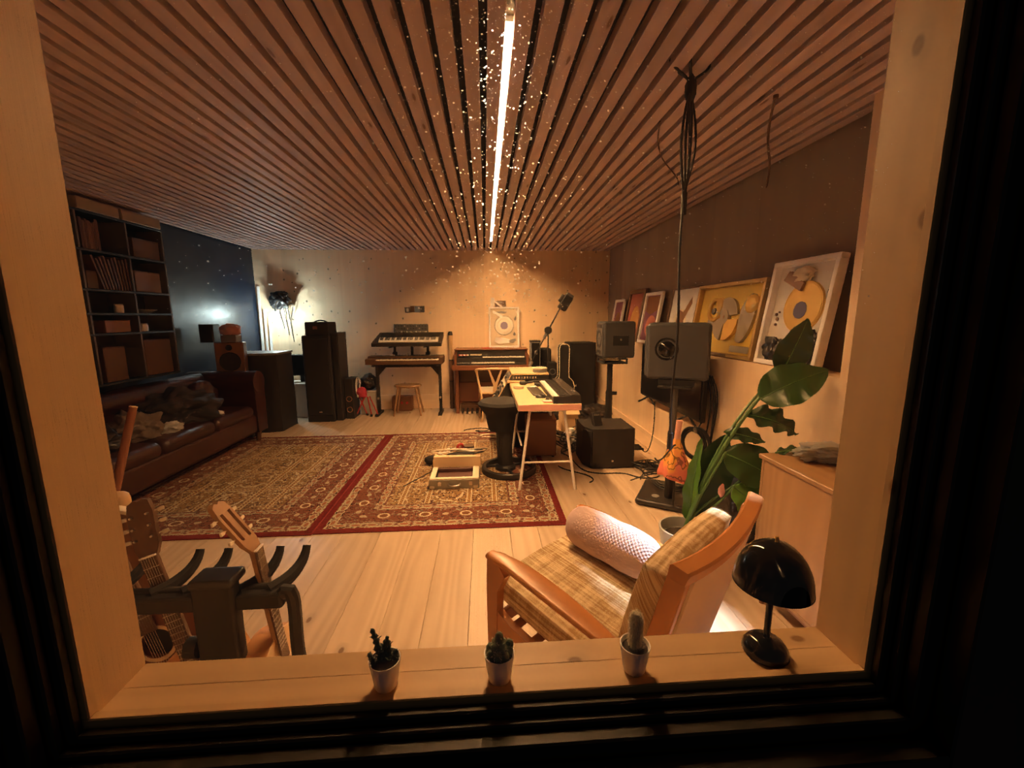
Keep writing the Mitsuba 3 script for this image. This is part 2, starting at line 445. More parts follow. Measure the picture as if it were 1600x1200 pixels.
def wallbox(name, m, mt, across, along, **kw):
    struct(name, m, mt, uv=np.stack([m[0][:, across] + (0 if name == 'wall_back' else 100), m[0][:, along]], 1) if mt in ('wall', 'upper_wall') else None, smooth=None if mt in ('wall', 'upper_wall') else False)
wallbox('wall_back', bx(XL - 0.15, XR + 0.15, D, D + 0.12, -0.05, H + 0.1), 'wall', 0, 2)
wallbox('wall_left', bx(XL - 0.12, XL, 0.5, D, -0.05, H + 0.1), 'navy', 1, 2)
wallbox('wall_right_upper', bx(XR, XR + 0.12, 0.5, D, 1.10, H + 0.1), 'upper_wall', 1, 2)
wallbox('wall_right_lower', bx(XW, XR + 0.12, 0.5, D, -0.05, 1.172), 'wall', 1, 2)
wallbox('wall_right_pier', bx(XW, XR + 0.02, 0.5, 2.03, 1.172, H), 'wall', 1, 2)
m = cb(-2.0, XW - 0.02, D - 0.02, D, 0, 0.235, 0.003); struct('baseboard_back', m, 'wall', uv=m[0][:, [2, 0]] + [100.3, 7.0])
m = cb(XW - 0.02, XW, 1.98, D, 0, 0.19, 0.003); struct('baseboard_right', m, 'wall', uv=m[0][:, [2, 1]] + [100.3, 9.0])

# window wall: four pieces round the opening, pine on the room side
def wallpiece(name, x0, x1, z0, z1):
    wallbox(name, bx(x0, x1, 0.63, YF, z0, z1), 'wall', 0, 2)
wallpiece('wall_front_left', XL - 0.1, WX0 - 0.03, -0.05, H + 0.1)
wallpiece('wall_front_right', WX1 + 0.03, XR + 0.1, -0.05, H + 0.1)
wallpiece('wall_front_below', WX0 - 0.03, WX1 + 0.03, -0.05, SILL - 0.04)
wallpiece('wall_front_above', WX0 - 0.03, WX1 + 0.03, WTOP + 0.04, H + 0.1)

# window: pine lining with a raised sash step at the glass, black profiles outside
YO, YS, YI = 0.617, 0.634, 0.732
def piece(part, m, across, along, label=None, mt='pine'):
    k = struct('window_1__' + part, m, mt, uv=uvbox(m, across, along) if mt == 'pine' else None, smooth=None if mt == 'pine' else False)
    if label: note(k, label)
labels['window_1'] = {'kind': 'structure'}
piece('sill', cb(WX0, WX1, YS, 0.6842, SILL - 0.05, SILL, 0.0005), 1, 0, 'pine sill board')
piece('sill', cb(WX0, WX1, 0.6844, YI + 0.006, SILL - 0.05, SILL, 0.0005), 1, 0, 'pine sill board')
piece('sash_rail', cb(WX0 - 0.02, WX1 + 0.02, YO, YS, SILL - 0.05, SILL + 0.009, 0.002), 1, 0, 'raised pine rail along the glass')
piece('jamb', cb(WX0 - 0.05, WX0, YS, YI + 0.006, SILL - 0.05, WTOP + 0.05, 0.0015), 1, 2, 'knotty pine jamb')
piece('jamb', cb(WX1, WX1 + 0.05, YS, YI + 0.006, SILL - 0.05, WTOP + 0.05, 0.0015), 1, 2, 'knotty pine jamb')
piece('sash_stile', cb(WX0 - 0.05, WX0 + 0.006, YO, YS, SILL + 0.009, WTOP + 0.05, 0.002), 0, 2)
piece('sash_stile', cb(WX1 - 0.006, WX1 + 0.05, YO, YS, SILL + 0.009, WTOP + 0.05, 0.002), 0, 2)
piece('head', cb(WX0, WX1, YS, YI + 0.006, WTOP, WTOP + 0.05, 0.0015), 1, 0)
for y0, y1, grow in ((0.600, 0.617, 0.003), (0.585, 0.600, 0.018), (0.560, 0.585, 0.030), (0.520, 0.560, 0.062)):
    a, b, c, d = WX0 - grow, WX1 + grow, SILL - 0.002 - grow, WTOP + grow
    w = 0.35
    for q in (cb(a - w, a, y0, y1 + 0.0, c - w, d + w, 0.003), cb(b, b + w, y0, y1, c - w, d + w, 0.003), cb(a, b, y0, y1, c - w, c, 0.003), cb(a, b, y0, y1, d, d + w, 0.003)):
        piece('outer_profile', q, 0, 2, mt='cladding')
struct('wall_outside', join(bx(-6, WX0 - 0.25, 0.5, 0.56, -1, 5), bx(WX1 + 0.25, 6, 0.5, 0.56, -1, 5), bx(WX0 - 0.25, WX1 + 0.25, 0.5, 0.56, -1, SILL - 0.25), bx(WX0 - 0.25, WX1 + 0.25, 0.5, 0.56, WTOP + 0.25, 5)), 'black_rough', smooth=False)
scene['window_1__pane'] = {'type': 'rectangle', 'to_world': T().translate([(WX0 + WX1) / 2, 0.6205, (SILL + WTOP) / 2]).rotate([1, 0, 0], 90).scale([(WX1 - WX0) / 2, (WTOP - SILL) / 2, 1]),
                           'bsdf': {'type': 'ref', 'id': 'mat_glass'}}

# dust and dried drops on the outer face of the glass: tiny clear flakes that flare only where a lamp stands close behind them
scene['mat_dust'] = {'type': 'principledthin', 'base_color': rgb(0.95, 0.93, 0.88), 'roughness': 0.42, 'spec_trans': 0.95, 'diff_trans': 0.25, 'eta': 1.33}
rd = np.random.default_rng(4); DV, DF = [], []
for i in range(26000):
    cx_, cz_ = rd.uniform(-0.45, 0.60), rd.uniform(1.50, 2.14)
    if rd.random() > 0.06 + 0.55 * math.exp(-((cx_ - 0.025) / 0.11) ** 2) + 0.39 * math.exp(-((cx_ - 0.022) / 0.04) ** 2): continue
    r0 = 0.00045 + 0.0013 * rd.random() ** 4; a0 = rd.uniform(0, 6.28); el = rd.uniform(0.5, 1.0)
    b_ = len(DV)
    for k in range(5):
        a = a0 + k * 1.2566; DV.append([cx_ + r0 * math.cos(a), 0.6190, cz_ + r0 * el * math.sin(a)])
    DF += [[b_, b_ + 1, b_ + 2], [b_, b_ + 2, b_ + 3], [b_, b_ + 3, b_ + 4]]
k = put('window_1__dust', (np.array(DV), np.array(DF)), 'dust', False); note(k, 'dust specks on the window glass', kind='stuff')

# ================================================================ LIGHTS
t = thing('linear_light', 'long glowing warm white strip light recessed between two ceiling slats', 'light')
LY0, LY1 = 1.69, 6.04
scene[t + '__diffuser'] = {**mikit.ply(cb(LAMP_X - 0.0125, LAMP_X + 0.0075, LY0, LY1, H + 0.0115, H + 0.026, 0.001), 'mat_white'), 'emitter': {'type': 'area', 'radiance': rgb(*LED_RGB)}}
put(t + '__housing', cb(LAMP_X - 0.0145, LAMP_X + 0.0145, LY0 - 0.01, LY1 + 0.01, H + 0.0265, H + 0.046, 0.001), 'white')

BULB = (-3.10, 6.48, 1.55)
t = thing('bare_bulb', 'bare cold white bulb glowing below the black bundle in the far left corner', 'light bulb')
scene[t + '__globe'] = {**mikit.ply(ball(BULB, (0.03, 0.03, 0.035), 2), 'mat_white', smooth=True), 'emitter': {'type': 'area', 'radiance': rgb(*BULB_RGB)}}
put(t + '__socket', rod((BULB[0], BULB[1], BULB[2] + 0.03), (BULB[0], BULB[1], BULB[2] + 0.085), 0.018), 'white')
put(t + '__cord', tube(spline([(BULB[0], BULB[1], BULB[2] + 0.08), (BULB[0], BULB[1] + 0.04, BULB[2] + 0.17), (BULB[0], 6.68, BULB[2] + 0.2), (BULB[0], 6.795, BULB[2] + 0.21)], 20), 0.006, 6), 'white')

dirv = np.array(SPOT_TO) - np.array(SPOT_AT); dirv = dirv / np.linalg.norm(dirv)
t = thing('ceiling_spotlight', 'small cold spotlight mounted on the ceiling near the window wall', 'spotlight')
put(t + '__can', tube([np.array(SPOT_AT) - dirv * 0.10, np.array(SPOT_AT) - dirv * 0.004], 0.032, 16), 'white')
put(t + '__stem', rod(np.array(SPOT_AT) - dirv * 0.06, (SPOT_AT[0] + 0.01, SPOT_AT[1], H), 0.008), 'white')
scene['spot_beam'] = {'type': 'spot', 'to_world': T().look_at(origin=(np.array(SPOT_AT) + dirv * 0.002).tolist(), target=list(SPOT_TO), up=[0, 1, 0.1]), 'intensity': rgb(*SPOT_RGB), 'cutoff_angle': 12.5, 'beam_width': 9.0}

# ================================================================ RUGS
def rug(x0, y0, label, z=0.0):
    nx, ny, th = 12, 16, 0.010
    t = thing('rug', label, 'rug')
    us, vs = np.linspace(0, RW, nx), np.linspace(0, RL, ny)
    g = np.array([[u, v, th] for v in vs for u in us]); f = []
    for j in range(ny - 1):
        for i in range(nx - 1):
            a = j * nx + i; f += [[a, a + 1, a + nx + 1], [a, a + nx + 1, a + nx]]
    put(t + '__pile', (g + [x0, y0, z + 0.0005], np.array(f)), 'rug', smooth=None, uv=g[:, :2])
    put(t + '__backing', cb(x0 - 0.004, x0 + RW + 0.004, y0 - 0.004, y0 + RL + 0.004, z, z + th, 0.004), 'rug_edge')
rug(-1.222, 2.775, 'red bordered persian rug under the white table legs and the silver case')
rug(-3.03, 2.765, 'darker red persian rug lying along the leather sofa')

# ================================================================ BACK WALL, RIGHT PART: organ, keyboards, chair
def keys(x0, x1, y0, y1, z, n, key, h=0.012):
    """white keys (separate blocks) and black keys as two parts"""
    w = (x1 - x0) / n
    wh = join(*[bx(x0 + i * w + 0.0006, x0 + (i + 1) * w - 0.0006, y0, y1, z, z + h) for i in range(n)])
    bk = join(*[bx(x0 + (i + 1) * w - w * 0.28, x0 + (i + 1) * w + w * 0.28, y0 + (y1 - y0) * 0.36, y1, z + h, z + h + 0.009) for i in range(n - 1) if i % 7 not in (2, 6)])
    return wh, bk

def put_keys(t, wb, tf=lambda m: m):
    note(put(t + '__white_keys', tf(wb[0]), 'key_white', False), 'white keys', kind='stuff')
    note(put(t + '__black_keys', tf(wb[1]), 'black', False), 'black keys', kind='stuff')

# two-tier keyboard stand
t = thing('keyboard_stand', 'black two-tier table-style keyboard stand with bright adjusting knobs', 'keyboard stand')
SX0, SX1 = -1.655, -0.705
for x in (SX0, SX1):
    put(t + '__post', cb(x - 0.022, x + 0.022, 6.40, 6.45, 0.03, 0.775), 'black')
    put(t + '__foot', cb(x - 0.028, x + 0.028, 6.24, 6.60, 0, 0.035), 'black')
    k = put(t + '__top_arm', cb(x - 0.024, x + 0.024, 6.20, 6.56, 0.768, 0.796), 'black')
    s = 1 if x < -1 else -1
    put(t + '__gusset', sweep_poly([(x, 0.60), (x + s * 0.02, 0.60), (x + s * 0.15, 0.755), (x + s * 0.15, 0.775), (x, 0.775)], 0, 2, 1, 6.405, 6.43), 'black')
    put(t + '__knob', rod((x, 6.398, 0.26), (x, 6.375, 0.26), 0.018), 'steel')
put(t + '__crossbar', cb(SX0, SX1, 6.405, 6.445, 0.735, 0.78), 'black')
for x in (-1.41, -0.90):
    put(t + '__upper_post', cb(x - 0.018, x + 0.018, 6.57, 6.61, 0.745, 1.045), 'black')
    put(t + '__upper_arm', move(cb(-0.016, 0.016, -0.36, 0.0, -0.02, 0.0), (x, 6.60, 1.06), tilt=0), 'black')
    put(t + '__clamp', cb(x - 0.035, x + 0.035, 6.56, 6.62, 0.90, 0.955), 'black')
put(t + '__rear_beam', cb(SX0, SX1, 6.575, 6.605, 0.73, 0.765), 'black')
put(t + '__rear_post', cb(-1.17, -1.13, 6.61, 6.64, 0.74, 1.18), 'black'); put(t + '__rear_shelf', cb(-1.40, -0.91, 6.56, 6.70, 1.178, 1.19), 'black')

t = thing('electric_piano', 'dark brown electric piano on the lower tier of the black stand', 'keyboard')
put(t + '__body', join(cb(-1.77, -0.635, 6.20, 6.54, 0.797, 0.858, 0.006), cb(-1.77, -1.62, 6.20, 6.54, 0.85, 0.885, 0.006), cb(-0.69, -0.635, 6.20, 6.54, 0.85, 0.90, 0.006), cb(-1.77, -0.635, 6.36, 6.54, 0.85, 0.912, 0.008)), 'dark_wood')
put_keys(t, keys(-1.615, -0.695, 6.215, 6.355, 0.858, 43, t))
put(t + '__control_panel', cb(-1.60, -0.72, 6.40, 6.50, 0.911, 0.916), 'black_plastic')
for i in range(9): put(t + '__slider', cb(-1.57 + i * 0.022, -1.56 + i * 0.022, 6.42, 6.45, 0.916, 0.926, 0.001), 'white')
for x in (-1.25, -0.86): put(t + '__label_plate', cb(x, x + 0.07, 6.42, 6.435, 0.916, 0.919), 'cream')

def tilted(m): return move(m, (-1.155, 6.24, 1.062), tilt=-26)
t = thing('synthesizer', 'black synthesizer tilted forward on the upper tier of the stand', 'keyboard')
body = sweep_poly([(-0.515, 0), (0.505, 0), (0.515, 0.34), (-0.45, 0.34)], 0, 1, 2, 0, 0.055)
put(t + '__body', tilted(body), 'black_plastic')
put_keys(t, keys(-0.415, 0.455, 0.03, 0.165, 0.055, 36, t), tilted)
put(t + '__control_panel', tilted(cb(-0.42, 0.47, 0.19, 0.31, 0.055, 0.060)), 'black_gloss')

def lean(m): return move(m, (-1.155, 6.60, 1.192), tilt=14)
t = thing('mini_synthesizer', 'small grey knob synthesizer with short keyboard, propped behind the tilted synthesizer', 'keyboard')
put(t + '__body', lean(cb(-0.265, 0.265, 0, 0.06, 0, 0.20, 0.005)), 'grey_dark')
def face(m): return lean(frame(m, (0, 0, 0), (1, 0, 0), (0, 0, 1), (0, -1, 0)))
put_keys(t, keys(-0.20, 0.25, 0.012, 0.085, 0.0, 22, t), face)
for r in range(2):
    for i in range(11):
        k = put(t + '__knob', face(lathe([(0.009, 0), (0.008, 0.010), (0, 0.011)], 10, (-0.235 + i * 0.046, 0.125 + r * 0.042, 0.0))), 'black' if (i + r) % 4 else 'steel')

# small stool with splayed legs
t = thing('wooden_stool', 'small wooden stool with round seat and splayed legs below the keyboards', 'stool')
c = np.array([-1.195, 6.38])
v, f = lathe([(0, 0.425), (0.16, 0.43), (0.205, 0.445), (0.21, 0.46), (0.20, 0.47), (0.12, 0.462), (0, 0.458)], 28)
put(t + '__seat', (v * [1, 0.72, 1] + [c[0], c[1], 0], f), 'stool_wood')
for sx in (-1, 1):
    for sy in (-1, 1):
        put(t + '__leg', rod((c[0] + sx * 0.205, c[1] + sy * 0.13, 0), (c[0] + sx * 0.13, c[1] + sy * 0.09, 0.44), 0.013, 0.017), 'stool_wood')

# plug box, tube, baskets under the keyboards
t = thing('wall_box', 'low brown wooden box with two red sockets against the baseboard', 'box')
put(t + '__body', cb(-1.50, -1.19, 6.62, 6.775, 0, 0.235, 0.006), 'walnut')
for x in (-1.345, -1.265): put(t + '__socket', rod((x, 6.622, 0.135), (x, 6.610, 0.135), 0.022), 'red')
t = thing('long_tube', 'tall brown tube with black cap leaning in the gap left of the organ', 'tube')
for z0, z1, m in ((0.0, 0.46, 'dark_wood'), (0.46, 0.80, 'walnut'), (0.80, 1.20, 'oak')):
    put(t + '__section', rod((-0.555, 6.745 + 0.0 * z0, z0), (-0.555, 6.745, z1), 0.034, n=14), m)
put(t + '__cap', lathe([(0, 1.20), (0.037, 1.20), (0.037, 1.235), (0.025, 1.26), (0, 1.262)], 14, (-0.555, 6.745, 0)), 'black')
for z in (0.46, 0.80): put(t + '__ring', rod((-0.555, 6.745, z - 0.008), (-0.555, 6.745, z + 0.008), 0.037, n=14), 'black')

# two-manual organ with pedals
t = thing('organ', 'two-manual mahogany organ with pedal board against the back wall', 'organ')
OX0, OX1 = -0.465, 0.655
put(t + '__case', join(cb(OX0, OX1, 6.44, 6.76, 0.72, 0.985, 0.006), cb(OX0 - 0.03, OX1 + 0.02, 6.17, 6.46, 0.70, 0.775, 0.006), cb(OX0, OX0 + 0.035, 6.19, 6.46, 0.77, 0.93, 0.006), cb(OX1 - 0.035, OX1, 6.19, 6.46, 0.77, 0.93, 0.006)), 'mahogany')
put(t + '__lid', cb(OX0 - 0.01, OX1 + 0.01, 6.40, 6.77, 0.985, 1.0, 0.004), 'mahogany')
for x in (OX0, OX1 - 0.05): put(t + '__leg', cb(x, x + 0.05, 6.36, 6.42, 0.0, 0.71), 'mahogany')
for x in (OX0, OX1 - 0.04): put(t + '__side_panel', cb(x, x + 0.04, 6.42, 6.76, 0, 0.72), 'mahogany')
put(t + '__knee_panel', cb(OX0 + 0.04, OX1 - 0.04, 6.70, 6.74, 0.12, 0.44), 'mahogany')
put(t + '__back_panel', cb(OX0 + 0.04, OX1 - 0.04, 6.72, 6.76, 0.44, 0.72), 'dark_wood')
put(t + '__key_bed', join(bx(OX0 + 0.035, OX1 - 0.035, 6.19, 6.45, 0.775, 0.80), bx(OX0 + 0.035, OX1 - 0.035, 6.30, 6.45, 0.80, 0.875), bx(OX0 + 0.035, OX1 - 0.035, 6.425, 6.45, 0.875, 0.975)), 'black_plastic', False)
for (a, b, y, z) in ((-0.04, 0.60, 6.31, 0.876), (-0.21, 0.44, 6.20, 0.801)):
    wb = keys(a, b, y, y + 0.105, z, 31, t)
    note(put(t + '__white_keys', wb[0], 'key_white', False), 'white keys', kind='stuff'); note(put(t + '__black_keys', wb[1], 'black', False), 'black keys', kind='stuff')
for i in range(9): put(t + '__drawbar', cb(-0.40 + i * 0.017, -0.388 + i * 0.017, 6.30 + 0.02 * ((i * 5) % 3), 6.40, 0.905, 0.925, 0.002), 'white' if i % 3 else 'red')
for i in range(9): put(t + '__rocker_tab', cb(-0.23 + i * 0.02, -0.215 + i * 0.02, 6.405, 6.424, 0.90, 0.925, 0.002), 'cream')
for i in range(12): put(t + '__lower_tab', cb(-0.42 + i * 0.016, -0.409 + i * 0.016, 6.205, 6.25, 0.80, 0.812, 0.002), 'grey_mid')
put(t + '__lock', rod((0.10, 6.172, 0.735), (0.10, 6.165, 0.735), 0.008), 'steel')
put(t + '__pedal_base', cb(-0.40, 0.58, 6.50, 6.68, 0, 0.10), 'dark_wood')
for i in range(13): put(t + '__pedal', move(cb(-0.013, 0.013, -0.24, 0.0, 0, 0.035), (-0.36 + i * 0.073, 6.52, 0.02 + 0.0), tilt=0), 'black')

t = thing('bead_string', 'short string of red beads lying on the organ lid', 'beads')
for i in range(8): put(t + '__bead', ball((-0.045 + i * 0.020, 6.50 + 0.012 * math.sin(i * 1.7), 1.009), 0.010, 1), 'red', True)

# ---- pictures: local x along the picture, -y out of it, z up
def picture(name, label, foot, w, h, deep, bar, mats, yaw, tilt, group=None, glass=True):
    t = thing(name, label, 'picture', group)
    def P(m): return move(m, foot, yaw=yaw, tilt=tilt)
    fm, bm = mats
    for part, q in (('top_rail', cb(-w / 2, w / 2, -deep, 0, h - bar, h, 0.003)), ('bottom_rail', cb(-w / 2, w / 2, -deep, 0, 0, bar, 0.003)),
                    ('stile', cb(-w / 2, -w / 2 + bar, -deep, 0, bar, h - bar, 0.003)), ('stile', cb(w / 2 - bar, w / 2, -deep, 0, bar, h - bar, 0.003))):
        put(t + '__' + part, P(q), fm)
    put(t + '__backing', P(bx(-w / 2 + bar * 0.9, w / 2 - bar * 0.9, -0.012, -0.004, bar * 0.9, h - bar * 0.9)), bm, False)
    return t, P
def on_face(m, y=-0.012):   # a mesh drawn in xy with z up, stood up on the picture's face
    return frame(m, (0, y, 0), (1, 0, 0), (0, 0, 1), (0, -1, 0))
def disc(r, h, x, z, n=36): return on_face(lathe([(0, 0), (r, 0), (r, h * 0.6), (r * 0.97, h), (0, h)], n, (x, z, 0)))

t, P = picture('framed_record', 'cream framed pale record with violet centre and machine fragments, standing on the organ', (0.31, 6.70, 1.0), 0.49, 0.645, 0.035, 0.028, ('white', 'beige'), 0, 5)
put(t + '__record', P(disc(0.148, 0.010, 0.0, 0.35)), 'silver'); put(t + '__dark_rim', P(on_face(torus(0.150, 0.004, 36, 6, (0.0, 0.35, 0.004)))), 'grey_mid'); put(t + '__record_label', P(on_face(lathe([(0, 0), (0.060, 0), (0.060, 0.003), (0, 0.003)], 28, (0.0, 0.35, 0)), -0.022)), 'violet')
put(t + '__groove_ring', P(on_face(torus(0.105, 0.004, 32, 6, (0.0, 0.35, 0.0)), -0.022)), 'beige')
put(t + '__tone_arm', P(on_face(prism([(-0.19, 0.56), (-0.17, 0.59), (-0.02, 0.51), (-0.04, 0.47)], 0.012))), 'white')
put(t + '__fragment', P(on_face(prism([(-0.16, 0.10), (-0.13, 0.16), (0.02, 0.15), (0.10, 0.12), (0.08, 0.07), (-0.10, 0.06)], 0.012))), 'white')
put(t + '__fragment', P(on_face(prism([(0.16, 0.45), (0.19, 0.51), (0.20, 0.46), (0.18, 0.42)], 0.010))), 'grey_mid')
put(t + '__fragment', P(on_face(prism([(0.06, 0.10), (0.12, 0.13), (0.18, 0.14), (0.19, 0.11), (0.13, 0.07)], 0.014))), 'grey_mid')
put(t + '__fragment', P(on_face(prism([(-0.13, 0.57), (-0.02, 0.58), (0.05, 0.56), (0.0, 0.54), (-0.1, 0.55)], 0.008))), 'grey_mid')
put(t + '__fragment', P(on_face(prism([(-0.12, 0.17), (-0.09, 0.21), (-0.05, 0.20), (-0.07, 0.17)], 0.012))), 'cream')
put(t + '__fragment', P(on_face(prism([(0.14, 0.20), (0.16, 0.25), (0.19, 0.21), (0.17, 0.19)], 0.010))), 'grey_mid')

t = thing('postcard', 'dark photo card with pale strip on the wall above the framed record', 'postcard')
put(t + '__card', cb(0.17, 0.345, 6.79, 6.798, 1.645, 1.745, 0.001), 'dark_wood')
put(t + '__strip', move(cb(-0.013, 0.013, -0.006, 0, 0, 0.20, 0.001), (0.30, 6.789, 1.63), roll=-52), 'white')
put(t + '__side_card', move(cb(-0.03, 0.03, -0.006, 0, 0, 0.15, 0.001), (0.12, 6.796, 1.64), roll=6), 'white')
put(t + '__image', cb(0.20, 0.29, 6.787, 6.79, 1.70, 1.735, 0.001), 'grey_mid')

t = thing('photo_strip', 'little row of dark blue snapshots fixed to the wall above the keyboards', 'photo strip')
for i, (a, b, m) in enumerate(((-1.265, -1.185, 'soot'), (-1.18, -1.115, 'dark_wood'), (-1.11, -1.03, 'steel_blue'), (-1.028, -0.955, 'grey_dark'))):
    put(t + '__photo', cb(a, b, 6.792, 6.799, 1.565 if i else 1.56, 1.665 - 0.02 * (i == 0), 0.001), m)
put(t + '__figure', cb(-1.24, -1.20, 6.789, 6.792, 1.575, 1.63, 0.001), 'beige')

# wishbone chair, its back to us
t = thing('wishbone_chair', 'pale wooden chair with Y-shaped back splat at the organ', 'chair')
cx, cy, sw = 0.135, 5.98, 0.245
put(t + '__seat', rb(cx - 0.235, cx + 0.225, cy - 0.16, cy + 0.22, 0.425, 0.452, 0.012), 'cream')
rail = spline([(cx - 0.27, cy + 0.03, 0.70), (cx - 0.265, cy - 0.08, 0.745), (cx - 0.19, cy - 0.19, 0.768), (cx, cy - 0.225, 0.775), (cx + 0.19, cy - 0.19, 0.768), (cx + 0.265, cy - 0.08, 0.745), (cx + 0.27, cy + 0.03, 0.70)], 30)
put(t + '__top_rail', tube(rail, 0.017, 10), 'pale_wood')
for sx in (-1, 1):
    put(t + '__rear_leg', tube(spline([(cx + sx * 0.20, cy - 0.19, 0), (cx + sx * 0.205, cy - 0.175, 0.43), (cx + sx * 0.245, cy - 0.10, 0.62), (cx + sx * 0.265, cy - 0.06, 0.745)], 16), np.linspace(0.014, 0.016, 16), 10), 'pale_wood')
    put(t + '__front_leg', rod((cx + sx * 0.225, cy + 0.20, 0), (cx + sx * 0.225, cy + 0.20, 0.445), 0.013, 0.018), 'pale_wood')
    put(t + '__side_rail', rod((cx + sx * 0.203, cy - 0.18, 0.29), (cx + sx * 0.225, cy + 0.20, 0.30), 0.010), 'pale_wood')
put(t + '__back_stretcher', rod((cx - 0.20, cy - 0.182, 0.235), (cx + 0.20, cy - 0.182, 0.235), 0.010), 'pale_wood')
put(t + '__seat_rail', join(rod((cx - 0.205, cy - 0.172, 0.42), (cx + 0.205, cy - 0.172, 0.42), 0.014), rod((cx - 0.225, cy + 0.20, 0.42), (cx + 0.225, cy + 0.20, 0.42), 0.014)), 'pale_wood')
def arcy(m): return frame(m, (cx, cy - 0.195, 0), (1, 0, 0), (0, -0.13, 1), (0, 1, 0.1))
put(t + '__splat', arcy(join(prism([(-0.035, 0.42), (0.035, 0.42), (0.03, 0.55), (0.0, 0.585), (-0.03, 0.55)], 0.012), prism([(-0.03, 0.545), (0.0, 0.58), (-0.075, 0.765), (-0.10, 0.765)], 0.012), prism([(0.0, 0.58), (0.03, 0.545), (0.10, 0.765), (0.075, 0.765)], 0.012))), 'pale_wood')

# things in the far right corner
t = thing('tall_speaker', 'tall black floor speaker in the far right corner', 'speaker')
put(t + '__cabinet', cb(1.30, 1.73, 6.38, 6.76, 0.0, 1.085, 0.012), 'black_rough')
put(t + '__grille', cb(1.325, 1.705, 6.368, 6.382, 0.05, 1.05, 0.006), 'black_rough')
t = thing('black_case', 'narrow black upright case beside the guitar case', 'case')
put(t + '__body', cb(0.86, 1.03, 6.40, 6.62, 0.0, 1.0, 0.02), 'black_rough'); put(t + '__handle', tube(spline([(0.90, 6.39, 0.80), (0.92, 6.36, 0.80), (0.97, 6.36, 0.80), (0.99, 6.39, 0.80)], 10), 0.008), 'black')
t = thing('black_crate', 'black wooden crate holding up the grey metal case', 'crate')
put(t + '__body', cb(0.66, 0.92, 6.12, 6.36, 0.0, 0.56, 0.01), 'black_rough'); put(t + '__lid', cb(0.655, 0.925, 6.115, 6.365, 0.56, 0.58), 'black')
t = thing('metal_case', 'upright grey metal case with shiny glass front beside the organ', 'case')
put(t + '__body', cb(0.68, 0.83, 6.18, 6.34, 0.58, 1.125, 0.01), 'grey_mid')
put(t + '__front', cb(0.695, 0.815, 6.172, 6.181, 0.60, 1.10, 0.003), 'screen'); put(t + '__top_trim', cb(0.675, 0.835, 6.17, 6.35, 1.115, 1.135), 'black')
put(t + '__badge', cb(0.74, 0.78, 6.166, 6.173, 0.93, 0.99, 0.002), 'steel')
t = thing('small_black_speaker', 'short black speaker standing between the metal case and the black upright case', 'speaker')
put(t + '__cabinet', cb(0.93, 1.06, 6.05, 6.25, 0.0, 0.82, 0.01), 'black'); put(t + '__cone', frame(lathe([(0.05, 0), (0.045, 0.004), (0.015, -0.012), (0, -0.012)], 20), (0.995, 6.049, 0.68), (1, 0, 0), (0, 0, 1), (0, -1, 0)), 'grey_dark')

# microphone on a boom stand
t = thing('microphone_stand', 'black microphone stand with long raised boom arm', 'microphone stand')
mx, my = 0.885, 5.80
put(t + '__pole', join(rod((mx, my, 0.12), (mx, my, 0.75), 0.014), rod((mx, my, 0.72), (mx, my, 1.27), 0.009)), 'black')
for a in (100, 220, 340): put(t + '__leg', rod((mx, my, 0.16), (mx + 0.30 * math.cos(math.radians(a)), my + 0.30 * math.sin(math.radians(a)), 0.012), 0.009), 'black')
put(t + '__clutch', frame(lathe([(0, -0.03), (0.05, -0.03), (0.055, 0), (0.05, 0.03), (0, 0.03)], 20), (mx, my, 1.30), (1, 0, 0), (0, 0, 1), (0, -1, 0)), 'black')
b0, b1 = np.array([0.62, 5.80, 0.80]), np.array([1.075, 5.80, 1.655])
put(t + '__boom', rod(b0, b1, 0.0095), 'black'); put(t + '__grip', rod(b0 + (b1 - b0) * 0.45, b0 + (b1 - b0) * 0.64, 0.022), 'grey_dark')
put(t + '__counterweight', rod(b0, b0 + (b1 - b0) * 0.08, 0.026), 'steel'); put(t + '__height_knob', rod((mx, my - 0.03, 0.75), (mx, my + 0.03, 0.75), 0.02), 'black')
t = thing('microphone', 'big black square microphone on the tip of the boom', 'microphone')
def mk(m): return move(m, (1.125, 5.80, 1.685), roll=32)
put(t + '__body', mk(rb(-0.062, 0.062, -0.045, 0.045, -0.115, 0.095, 0.015)), 'black')
put(t + '__basket', mk(rb(-0.055, 0.055, -0.04, 0.04, 0.09, 0.13, 0.012)), 'grey_dark'); put(t + '__mount', mk(rb(-0.10, -0.055, -0.03, 0.03, -0.04, 0.07, 0.01)), 'black')

# guitar case standing on end
t = thing('guitar_case', 'black guitar case with pale piping standing on end behind the table', 'guitar case')
half = [(0.19, 0.02), (0.20, 0.12), (0.185, 0.24), (0.15, 0.36), (0.145, 0.44), (0.15, 0.50), (0.13, 0.57), (0.072, 0.63), (0.066, 0.70), (0.072, 1.04), (0.06, 1.085), (0.03, 1.10)]
out = [(-0.03, 1.10)] + [(-x, z) for x, z in half[::-1][1:]] + [(-0.15, 0.0), (0.15, 0.0)] + half
gx, gy = 1.12, 5.80
put(t + '__shell', frame(prism(out, 0.13), (gx, gy + 0.13, 0), (1, 0, 0), (0, 0, 1), (0, -1, 0)), 'black_rough')
loop = [(x, gy - 0.002, z) for x, z in [(gx + a, b + 0.004) for a, b in out]]
put(t + '__piping', join(tube(loop + loop[:1], 0.0055, 6), tube([(x, gy + 0.132, z) for x, _, z in loop + loop[:1]], 0.0055, 6)), 'cream')
put(t + '__latch', cb(gx + 0.16, gx + 0.185, gy - 0.008, gy, 0.50, 0.53), 'steel')

